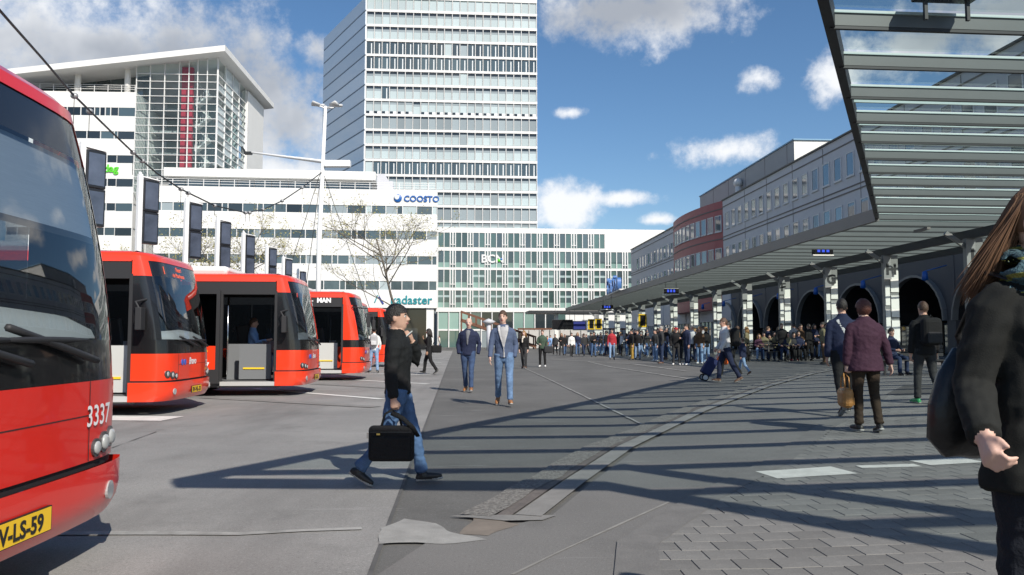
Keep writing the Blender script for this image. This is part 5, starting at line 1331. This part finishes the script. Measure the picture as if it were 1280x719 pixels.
# ---------------- couple behind them
def scarf(mb, T, tp, J): mb.tube([tp(-.05, .05, 1.46), tp(0, .10, 1.44), tp(.05, .06, 1.47)], .045, T['shirt'], 10); mb.tube([tp(.03, .11, 1.42), tp(.04, .135, 1.2)], [.035, .03], T['shirt'], 8)
person('person with long fair hair in black leather jacket and cream scarf', fpos(655, 461), 160, 1.70,
    dict(legL=(10, 0, 0, 2), legR=(-8, -24, -20, 2), fem=1, hem=.90, extra=scarf), dict(top=C['black'], pants=C['charcoal'], shoe=SHOE['brown'], skin=SKIN2), ('long', 'fair'), .014, .004, seed=9, tags_extra=(('shirt', C['cream']),))
pg, J, k, lo = person('person in olive green jacket and black trousers with white trainers', fpos(678, 459), 170, 1.76,
    dict(legL=(6, 0, 0, 4), legR=(-4, -12, -8, 3), armR=((.25, .2, -1), (-.5, .8, -.2), 'relaxed'), topw=1.12, armw=1.15), dict(top=C['green'], pants=C['black'], shoe=SHOE['white'], skin=SKIN2), ('short', 'brown'), .014, .004, seed=10)
def sling(label, loc, col, s=1.0, cat='bag', name='shoulder_bag'):
    e = empty(name, loc, 0, label, cat); MB().box(-.17 * s, .17 * s, -.07 * s, .07 * s, 0, .26 * s).build('bag_body', col, e, bevel=.05 * s, seg=3)
    MB().tube([(-.14 * s, 0, .24 * s), (-.08 * s, 0, .42 * s), (.05 * s, 0, .52 * s), (.14 * s, 0, .24 * s)], .012 * s, 0, 6).build('strap', col, e); return e
g_ = pworld(pg, (-.30, .05, .66)); sling('dark grey shoulder bag at the side of the person in olive green', g_, C['charcoal'], 1.25)
# ---------------- figures by the buses
def backpack(p, label, col, col2, s=1.0, z=1.04, y=-.20):
    q = pworld(p, (0, y, z)); e = empty('backpack', q, p.rotation_euler[2], label, 'backpack')
    b_ = MB(); b_.box(-.15 * s, .15 * s, -.10 * s, .07 * s, 0, .42 * s); b_.build('bag_body', col, e, bevel=.07 * s, seg=3)
    MB().box(-.11 * s, .11 * s, -.14 * s, -.09 * s, .03 * s, .2 * s).build('front_pocket', col2, e, bevel=.03 * s)
    for sg in (-1, 1): MB().tube([(sg * .09 * s, .05 * s, .06), (sg * .15, .18, .12), (sg * .135, .30, .26), (sg * .12, .27, .38), (sg * .1, .14, .44), (sg * .08, .04 * s, .36)], [(.022, .008)] * 6, 0, 6).build('strap', col2, e)
    MB().tube([(-.04, -.02, .41 * s), (0, -.02, .46 * s), (.04, -.02, .41 * s)], .01, 0, 6).build('handle', col2, e); return e
pb, J, k, lo = person('person in white top and pale jeans seen from behind beside the buses', fpos(467, 466), 8, 1.78, dict(legL=(3, -3, 0, 5), legR=(-5, -12, -6, 5), armR=((.28, .0, -1), (-.1, .4, -1), 'relaxed'), topw=1.05), dict(top=C['white'], pants=C['pale_jeans'], shoe=SHOE['black']), ('short', 'dark'), .016, .004, seed=12)
backpack(pb, 'grey backpack on the person in white beside the buses', C['grey'], C['light_grey'])
pw, J, k, lo = person('person in black coat and leggings walking past the bays with a phone', fpos(536, 468), 84, 1.70, dict(WALK, fem=1, hem=.78, armR=((.2, .5, -.8), (-.3, .4, .85), 'phone')), dict(top=C['black'], pants=C['black'], shoe=SHOE['black'], skin=SKIN3), ('long', 'dark'), .016, .004, seed=13)
sling('black shoulder bag on the person in the black coat', pworld(pw, (0.02, -.3, .82)), C['black'], 1.1)
person('person in pale shirt and jeans standing by parked cycles near the glass office', fpos(549, 441), 90, 1.72, dict(), dict(top=C['cream'], pants=C['jeans'], shoe=SHOE['black']), ('short', 'brown'), .022, 0)

# ---------------- man with the shopping trolley
pc, J, k, lo = person('person in pale grey jacket and dark trousers pulling a blue trolley', fpos(908, 478), 88, 1.80, dict(legR=(20, 4, 4, 3), legL=(-18, -30, -24, 3), lean=4, armL=((.1, .15, -1), (.05, .5, -.85), 'fist'), armR=((.1, .1, -1), (.0, .6, -.8), 'fist'), topw=1.12, armw=1.2),
    dict(top=C['light_grey'], pants=C['navy'], shoe=SHOE['brown']), ('short', 'brown'), .013, .005, seed=16)
backpack(pc, 'large black backpack on the person pulling the trolley', C['black'], C['charcoal'], 1.25, .98, -.23)
g_ = gnd(880, 476); tr_ = empty('shopping_trolley', g_, 0, 'dark blue shopping trolley bag with grey wheels', 'trolley')
TB2 = cloth('trolley_blue', (.02, .028, .09)); ca, sa = math.cos(R(32)), math.sin(R(32))
mb = MB(); mb.obox((.16, 0, .42), (.15 * ca, 0, -.15 * sa), (0, .14, 0), (.27 * sa, 0, .27 * ca)); mb.build('bag_body', TB2, tr_, bevel=.04, seg=3)
for sy in (-.16, .16):
    w_ = MB().tube([(0, sy - .02, .10), (0, sy + .02, .10)], .10, 0, 20, True, (0, 0, 1), True, 0).build('wheel', TYRE, tr_); MB().tube([(0, sy - .024, .10), (0, sy + .024, .10)], .07, 0, 16, True, (0, 0, 1), False, 0).build('rim', mat('pale_rim', (.5, .52, .55), .4), w_)
mb = MB(); mb.tube([(0, -.15, .1), (0, .15, .1)], .012, 0, 6)
for sy in (-.1, .1): mb.tube([(0, sy, .1), (.5, sy, .88), (.58, sy, .92)], .011, 0, 6)
mb.tube([(.58, -.1, .92), (.58, .1, .92)], .014, 0, 6); mb.build('frame', CHROME, tr_)
pk, J, k, lo = person('small child in navy coat and pale jeans walking behind the trolley', fpos(929, 469), 60, 1.18, dict(WALK, topw=1.2, armw=1.3, hem=.84, bulk=1.15), dict(top=C['navy'], pants=C['pale_jeans'], shoe=SHOE['brown']), ('short', 'brown'), .022, .003, seed=18)
pd, J, k, lo = person('person in black hidden behind the person with the trolley', fpos(911, 472), 95, 1.70, dict(WALK), dict(top=C['black'], pants=C['black'], shoe=SHOE['black']), ('short', 'dark'), .02, .003, seed=19)
sling('orange carrier bag beside the trolley walkers', pworld(pd, (.26, .12, .38)), mat('orange_plastic', (.8, .14, .02), .45), 1.1)

# ---------------- woman in the plum jacket and the man before her
pp, J, k, lo = person('person with curly auburn hair in plum quilted jacket and brown trousers', fpos(1084, 541), 4, 1.72, dict(legL=(4, -4, 0, 1), legR=(-4, -14, -14, 1), fem=.5, hem=.80, flare=.10, topw=1.22, armw=1.25, bulk=1.12, legw=1.08, armL=((.22, -.02, -1), (.02, .12, -1), 'fist'), armR=((.34, -.14, -1), (.2, -.05, -1), 'relaxed'), collar=1.2),
    dict(top=C['dark_plum'], pants=C['dark_brown'], shoe=SHOE['black'], skin=SKIN2), ('bob', 'auburn'), .010, .007, seed=22)
hb_ = pworld(pp, J['armL'][2] + J['armL'][3] * .1); hbag = empty('handbag', (hb_.x - .02, hb_.y, hb_.z - .46), R(85), 'tan leather handbag carried by the person in plum', 'handbag')
LEATH = mat('tan_leather', (.34, .16, .045), .45, vary=.15, scale=8, bump=.3)
MB().box(-.16, .16, -.075, .075, 0, .27).build('bag_body', LEATH, hbag, bevel=.07, seg=3)
for sy in (-.03, .03): MB().tube([(-.09, sy, .25), (-.06, sy, .40), (0, sy * .4, .45), (.06, sy, .40), (.09, sy, .25)], .009, 0, 6).build('handle', LEATH, hbag)
MB().box(-.1, .1, -.09, -.07, .04, .14).build('pocket', LEATH, hbag, bevel=.015)
def strapx(mb, T, tp, J): mb.tube([tp(-.10, -.09, 1.43), tp(0, -.135, 1.25), tp(.14, -.13, 1.02)], [(.02, .008)] * 3, T['shirt'], 8)
person('person in dark coat with a pale strap across the back, left of the plum jacket', fpos(1056, 519), -6, 1.84, dict(WALK, topw=1.14, armw=1.15, hem=.80, extra=strapx), dict(top=C['navy'], pants=C['black'], shoe=SHOE['black']), ('short', 'dark'), .013, .005, seed=24, tags_extra=(('shirt', C['light_grey']),))
pq, J, k, lo = person('person in black with green trainers walking away under the canopy', fpos(1158, 505), 2, 1.82, dict(legL=(6, 0, 0, 3), legR=(-6, -34, -30, 3), topw=1.18, armw=1.2, hem=.84), dict(top=C['black'], pants=C['charcoal'], shoe=SHOE['green']), ('short', 'brown'), .013, .005, seed=26)
backpack(pq, 'black patterned backpack on the person with green trainers', C['black'], C['charcoal'], 1.18, 1.0, -.21)
SIT = dict(legL=(82, -4, 0, 6), legR=(80, 4, 0, 6), armR=((.2, .3, -1), (-.35, .9, -.1), 'relaxed'), armL=((.2, .3, -1), (-.35, .9, -.1), 'relaxed'))
g_ = gnd(1139, 477); person('person in orange jacket sitting on the bench', (g_.x, 23.7, zg(g_.x)), 120, 1.7, dict(SIT), dict(top=C['orange'], pants=C['charcoal'], shoe=SHOE['red']), ('short', 'grey'), .018, .004, seed=28)
pz, J, k, lo = person('person in dark jacket sitting with a tan bag beside the column', (at_depth(1113, 24.2), 24.2, zg(at_depth(1113, 24.2))), 200, 1.75, dict(SIT), dict(top=C['navy'], pants=C['dark_jeans'], shoe=SHOE['black']), ('short', 'dark'), .018, .004, seed=29)

# ---------------- woman in the black coat close on the right
def coat(mb, T, tp, J):
    Z = [.79, .83, .89, .96, 1.04, 1.12, 1.22, 1.33, 1.41]
    mb.tube([tp(0, -.004, z) for z in Z], [(.215, .165), (.212, .162), (.20, .155), (.188, .146), (.172, .136), (.165, .132), (.182, .138), (.188, .125), (.16, .10)], T['top'], 24, dome=.05)
    for (z, r_, q) in ((1.43, .125, .052), (1.475, .115, .05), (1.52, .10, .045)):
        ring = [tp(math.cos(a) * r_ * 1.0, .02 + math.sin(a) * r_ * .95, z + .018 * math.sin(a * 2 + z * 40)) for a in lin(0, 2 * math.pi, 18)]
        mb.tube(ring, [(q * (1 + .15 * math.sin(i * 1.3 + z * 9)), q * .8) for i in range(19)], T['scarf'], 10, False)
    for i in range(4): mb.tube([tp(-.05 + .03 * i, .12, 1.47), tp(-.055 + .035 * i, .160, 1.36), tp(-.05 + .04 * i, .165, 1.27 + .02 * (i % 2))], [.036, .04, .03], T['scarf'], 8)
    for i in range(4): mb.ball(tp(-.02, .150 + .01 * (i == 0), 1.2 - .12 * i), (.014, .008, .014), T['iris'], 8, 5)
    mb.tube([tp(.02, .14, 1.3), tp(.03, .165, 1.0), tp(.035, .185, .74)], [(.006, .006)] * 3, T['top'], 6)
SC = mat('patterned_scarf', (.05, .105, .125), .85, vary=.55, scale=26, bump=.8, bscale=120)
def stripe_scarf():
    m = SC; nt = m.node_tree; N = nt.nodes; L = nt.links; b = N['Principled BSDF']; src = b.inputs['Base Color'].links[0].from_socket
    wv = N.new('ShaderNodeTexWave'); wv.inputs['Scale'].default_value = 5.5; wv.inputs['Distortion'].default_value = 3.5; wv.bands_direction = 'Z'; tc = N.new('ShaderNodeTexCoord'); L.new(tc.outputs['Object'], wv.inputs['Vector'])
    mr = N.new('ShaderNodeMapRange'); L.new(wv.outputs['Fac'], mr.inputs[0]); mr.inputs[1].default_value = .86; mr.inputs[2].default_value = .93
    mx = N.new('ShaderNodeMix'); mx.data_type = 'RGBA'; L.new(mr.outputs[0], mx.inputs[0]); L.new(src, mx.inputs[6]); mx.inputs[7].default_value = (.22, .23, .05, 1); L.new(mx.outputs[2], b.inputs['Base Color'])
stripe_scarf()
WX, WY = 1.735, 2.60
COATM = mat('wool_coat', (.016, .017, .016), .9, vary=.12, scale=20, bump=.18, bscale=260, spec=.2)
pn, J, k, lo = person('person with long light brown hair in black wool coat and patterned scarf', (WX, WY, zg(WX)), 186, 1.77,
    dict(legL=(8, 2, 0, 1), legR=(-4, -16, -12, 1), fem=1, hem=.95, bulk=1.05, armR=((.28, -.12, -1), (.34, .66, -.56), 'fist'), armL=((.2, .05, -1), (.05, .2, -1), 'relaxed'), armw=1.28, topw=1.06, head_yaw=26, extra=coat, collar=0, finger=.0085, legw=.98),
    dict(top=COATM, pants=cloth('black_denim', (.012, .014, .02), .85, .4, 90), shoe=SHOE['black'], skin=SKIN2), ('short', 'strand'), .0068, .010, seed=31, tags_extra=(('scarf', SC),))
# her long hair: strands falling over the shoulder
Mh = J['head']; r_ = random.Random(4); mb = MB(); ctr = Vector((0, -.01, .135))
for i in range(5200):
    el_ = r_.uniform(-.35, 1.45) if i % 3 else r_.uniform(.5, 1.5); a = math.pi * 1.5 + (r_.uniform(-1.4, 1.1) if el_ < .75 else r_.uniform(-2.2, 1.5))
    p0 = ctr + Vector((math.cos(a) * math.cos(el_) * .084, math.sin(a) * math.cos(el_) * .108, math.sin(el_) * .114)); pts = [Mh @ p0]
    v = Vector((math.cos(a) * .35, math.sin(a) * .35, -.6)); q = Mh @ p0; L_ = r_.uniform(.18, .31) + .07 * el_; n_ = 8
    sway_ = r_.gauss(0, .07)
    for j in range(n_):
        out_ = (q - (Mh @ Vector((0, -.02, .02)))); out_.z = 0
        v = v + Vector((0, 0, -.22)) + Vector((math.sin(j * .9 + a * 3) * .03 + .05 + sway_ * .5, -.07, 0)); q = q + v.normalized() * L_ / n_
        sh_ = tp_r = math.hypot(q.x / .20, (q.y + .0) / .15)
        if q.z < 1.44 and sh_ < 1: q = Vector((q.x / sh_, q.y / sh_, q.z))
        elif q.z >= 1.44 and q.z < 1.56:
            m_ = math.hypot(q.x / .115, (q.y - .01) / .12)
            if m_ < 1: q = Vector((q.x / m_, .01 + (q.y - .01) / m_, q.z))
        pts.append(q.copy())
    w_ = r_.uniform(.0007, .0015); mb.tube(pts, [w_ * .7, w_, w_, w_, w_, w_, w_ * .9, w_ * .7, w_ * .25], 0, 5)
put('long_hair', mb.mesh('long_hair', HAIRM['strand']), pn, (0, 0, -lo * k), (0, 0, 0), (k, k, k))
ear = Mh @ Vector((.085, -.008, .072)); put('earring', MB().ball((0, 0, 0), .008, 0, 10, 8).mesh('earring', mat('pearl', (.75, .73, .7), .2, coat=.5)), pn, ear * k + Vector((0, 0, -lo * k)))
# her black shoulder bag, with its strap and clip, and the lead hanging from it
sb = empty('slouchy_shoulder_bag', (WX - .05, WY + .34, .90), R(15), 'slouchy black leather bag hanging behind the arm of the person in the wool coat', 'bag')
BLEA = mat('black_leather', (.010, .010, .011), .38, vary=.2, scale=6, bump=.35, bscale=14)
mb = MB(); me_ = [( -.02, .36, (.06, .04)), (-.04, .26, (.10, .06)), (-.05, .17, (.14, .075)), (-.04, .09, (.15, .08)), (-.01, .03, (.13, .065)), (0, -.01, (.08, .05))]
mb.tube([(a_, 0, z_) for a_, z_, _ in me_], [r2 for _, _, r2 in me_], 0, 20); bo_ = mb.mesh('bag_body', BLEA)
for v in bo_.vertices:
    n_ = mnoise.noise(v.co * 9); v.co += v.normal * n_ * .022
put('bag_body', bo_, sb)
q0 = pworld(pn, (.16, -.02, 1.46)) - Vector(sb.location); q0 = Matrix.Rotation(-R(15), 3, 'Z') @ q0
MB().tube([(.0, -.03, .33), (.06, -.12, .5), q0 + Vector((.06, -.10, -.2)), q0 + Vector((.05, -.06, -.02)), q0 + Vector((0, .03, .02)), (.02, .08, .42), (.02, .04, .33)], [(.016, .006)] * 7, 0, 8).build('strap', BLEA, sb)
mb = MB(); mb.tube([(.055, -.13, .50), (.065, -.145, .47), (.07, -.15, .43)], .006, 0, 8); mb.tube([(.07 + .014 * math.cos(a), -.15, .405 + .02 * math.sin(a)) for a in lin(0, 6.283, 12)], .004, 0, 6, False); mb.build('strap_clip', CHROME, sb)
mb = MB(); mb.tube([(.05, -.06, .0), (.06, -.09, -.12), (.10, -.12, -.28), (.14, -.12, -.42)], .004, 0, 6); mb.build('hanging_lead', BTRIM, sb)

# ---------------- driver and passenger of the bus numbered 1237
def in_bus(b, x, y, z): return Vector(b.location) + Matrix.Rotation(b.rotation_euler[2], 3, 'Z') @ Vector((x, y, z))
p_, *_ = person('bus driver in light blue shirt at the wheel of bus 1237', in_bus(b3, -1.62, .45, .42), -90 + math.degrees(YAW), 1.78, dict(SIT, armR=((.2, .5, -.8), (0, .9, .2), 'relaxed'), head_yaw=10), dict(top=C['skyblue'], pants=C['navy'], shoe=SHOE['black']), ('short', 'brown'), .018, .003, seed=41)
p_, *_ = person('seated passenger in dark top behind the door glass of bus 1237', in_bus(b3, -2.9, -.75, .42), -60, 1.65, dict(SIT), dict(top=C['charcoal'], pants=C['black'], shoe=SHOE['black']), ('long', 'fair'), .02, .003, seed=42)

# ---------------- waiting crowd: a handful of bodies copied with their own clothes
protos = []
PP = [dict(legL=(2, -2, 0, 4), legR=(-2, -4, 0, 4), armR=((.2, .15, -1), (-.45, .8, .15), 'relaxed'), topw=1.12, armw=1.15),
      dict(WALK, topw=1.1, armw=1.1), dict(fem=1, hem=.80, topw=1.1, armw=1.1, legL=(3, -3, 0, 1), legR=(-3, -8, 0, 1)),
      dict(legL=(0, 0, 0, 5), legR=(2, -6, 0, 4), armR=((.3, -.1, -1), (-.1, .3, -1), 'pocket'), armL=((.3, -.1, -1), (-.1, .3, -1), 'pocket'), topw=1.16, armw=1.2, hem=.82),
      dict(WALK, fem=1, hem=.76, topw=1.08), dict(SIT, topw=1.1)]
for i, P in enumerate(PP):
    P = dict(P); P['tags'] = BASETAGS; P['finger'] = .011; mb, J = fk_figure(P)
    me = remesh(mb, .021, [SKIN, C['black'], C['jeans'], SHOE['black'], SOLE, LIP, EYEW, IRIS, HAIRM['dark']], 'body', .004, 1, i, (1, 2))
    lo = min(v.co.z for v in me.vertices)
    protos.append((me, lo, {kd: hair_mesh(J, kd, HAIRM['dark'], i) for kd in ('short', 'long', 'bob')}))
CW = dict(black='black', charcoal='charcoal', navy='navy', jeans='blue denim', pale_jeans='pale denim', dark_jeans='dark denim', white='white', grey='grey', light_grey='light grey', blue='blue', green='olive green', red='red', orange='orange', brown='brown', tan='tan', skyblue='sky blue', mustard='mustard', khaki='khaki', cream='cream', plum='plum', teal='teal')
def crowd(px, py, Hm, pi, top, pants, shoe='black', hair=('short', 'dark'), face=0, where='waiting under the canopy', loc=None, zs=0.0):
    g = Vector(fpos(px, py)) if loc is None else Vector(loc); me, lo, hs = protos[pi]; k = Hm / 1.75
    doing = {1: 'walking', 4: 'walking', 5: 'sitting'}.get(pi, 'standing')
    hw = '' if hair[0] == 'short' else 'long-haired ' if hair[0] == 'long' else 'curly-haired '
    lab = '%sperson in %s top and %s trousers %s %s' % (hw, CW[top], CW[pants], doing, where)
    e = empty('person', (g.x, g.y, g.z + zs), R(face), lab, 'person', 'people ' + where)
    b = put('body', me, e, (0, 0, -lo * k), (0, 0, 0), (k, k, k))
    for i, m_ in ((1, C[top]), (2, C[pants]), (3, SHOE[shoe]), (8, HAIRM[hair[1]])):
        b.material_slots[i].link = 'OBJECT'; b.material_slots[i].material = m_
    h = put('hair', hs[hair[0]], e, (0, 0, -lo * k), (0, 0, 0), (k, k, k)); h.material_slots[0].link = 'OBJECT'; h.material_slots[0].material = HAIRM[hair[1]]
    return e
cr = random.Random(77)
Q = 'in the kerbside queue'
crowd(714.5, 446.5, 1.72, 1, 'white', 'charcoal', face=190, where='ahead of the queue')
crowd(742, 446, 1.75, 0, 'black', 'jeans', face=200, where=Q); crowd(765, 450, 1.82, 1, 'red', 'pale_jeans', face=175, where=Q)
crowd(790, 450, 1.75, 0, 'black', 'mustard', face=100, where=Q); crowd(797, 449.5, 1.72, 3, 'black', 'pale_jeans', face=150, where=Q)
crowd(819.5, 451.5, 1.70, 0, 'charcoal', 'pale_jeans', 'white', face=120, where=Q); crowd(827, 454.5, 1.82, 3, 'charcoal', 'dark_jeans', 'brown', ('short', 'grey'), 90, Q)
e_ = crowd(845.5, 456.5, 1.72, 3, 'black', 'charcoal', 'white', face=170, where=Q)
cap = MB(); cap.ball((0, 0, 0), (.095, .115, .075), 0, 12, 8); cap.box(-.06, .06, .08, .2, -.03, -.015); co = cap.build('cap', C['red'], e_, (0, .0, 1.66))
crowd(859, 456.5, 1.84, 0, 'navy', 'dark_jeans', 'white', face=110, where=Q); crowd(875, 455, 1.72, 2, 'brown', 'pale_jeans', 'white', ('long', 'fair'), 150, Q)
eb = crowd(883, 454, 1.70, 2, 'black', 'pale_jeans', 'white', ('bob', 'fair'), 20, Q); g_ = Vector(eb.location); sling('small turquoise handbag in the queue by the kerb', (g_.x - .3, g_.y - .1, g_.z + .8), mat('turquoise', (.06, .38, .42), .5), .8)
crowd(934, 452, 1.68, 2, 'khaki', 'black', 'black', ('long', 'fair'), 60, 'at the column lettered F'); crowd(978, 451.5, 1.80, 3, 'black', 'black', 'black', face=175, where='at the column lettered F')
crowd(993, 451, 1.80, 0, 'grey', 'charcoal', 'red', face=10, where='at the column lettered F'); crowd(1012, 451, 1.75, 2, 'black', 'black', where='in the dark hall entrance', face=30)
crowd(1030, 455, 1.75, 0, 'khaki', 'brown', face=80, where='beside column G'); crowd(1036, 455, 1.72, 3, 'charcoal', 'black', face=120, where='beside column G')
crowd(1002, 449, 1.78, 1, 'black', 'jeans', face=100, where='in the dark hall entrance')
tops = ['black', 'black', 'charcoal', 'navy', 'black', 'brown', 'khaki', 'grey', 'navy', 'charcoal', 'green', 'light_grey']; pan = ['jeans', 'black', 'dark_jeans', 'pale_jeans', 'charcoal', 'dark_jeans', 'black']
for i in range(44):                              # the body of the queue, front to back along the kerb
    t = i / 43; px = 728 + 150 * t + cr.gauss(0, 3); base = 443.2 + 10.2 * t ** 1.2 - abs(cr.gauss(0, 1.3)) - cr.choice((0, 0, 1.2))
    crowd(px, base, cr.uniform(1.6, 1.86), cr.choice((0, 0, 2, 3, 3, 1, 4)), cr.choice(tops), cr.choice(pan), cr.choice(('black', 'black', 'white', 'brown')), cr.choice((('short', 'dark'), ('short', 'brown'), ('long', 'dark'), ('long', 'fair'), ('short', 'grey'))), cr.choice((180, 150, 200, 90, 110, 270, 60)), Q)
for (px, py, tp_, pn_, f) in ((684, 441.5, 'orange', 'jeans', 120), (688, 442, 'skyblue', 'pale_jeans', 180), (694, 444, 'charcoal', 'black', 170), (702, 445, 'black', 'charcoal', 175), (706, 444.5, 'black', 'jeans', 190), (722, 445, 'navy', 'jeans', 180), (730, 445.5, 'charcoal', 'dark_jeans', 20)):
    crowd(px, py, cr.uniform(1.62, 1.8), cr.choice((1, 4, 0)), tp_, pn_, 'black', cr.choice((('short', 'dark'), ('long', 'fair'), ('short', 'brown'))), f, 'across the square')
for i, (px, d) in enumerate(((948, 40), (954, 40), (961, 40), (967, 40), (978, 38.5), (984, 38.5), (991, 38.5), (997, 38.5))):
    x = at_depth(px, d); crowd(0, 0, cr.uniform(1.6, 1.8), 5, cr.choice(('black', 'charcoal', 'navy', 'khaki', 'plum')), cr.choice(('black', 'dark_jeans', 'pale_jeans')), 'black', cr.choice((('short', 'dark'), ('long', 'fair'), ('long', 'dark'))), cr.choice((170, 180, 190)), 'on the bench at column %s' % ('F' if d == 40 else 'G'), (x, d - .02, zg(x)))
for i in range(12):                              # people further in, below the columns
    px = cr.uniform(885, 1030); d = cr.uniform(40, 50); x = at_depth(px, d)
    crowd(0, 0, cr.uniform(1.6, 1.85), cr.choice((0, 2, 3, 4)), cr.choice(tops[:6]), cr.choice(pan), 'black', cr.choice((('short', 'dark'), ('long', 'dark'), ('short', 'brown'))), cr.choice((90, 270, 180, 200)), 'in the shade behind the benches', (x, d, zg(x)))
for o in COL.objects:
    for k_ in ('_k', '_lo'):
        if k_ in o: del o[k_]
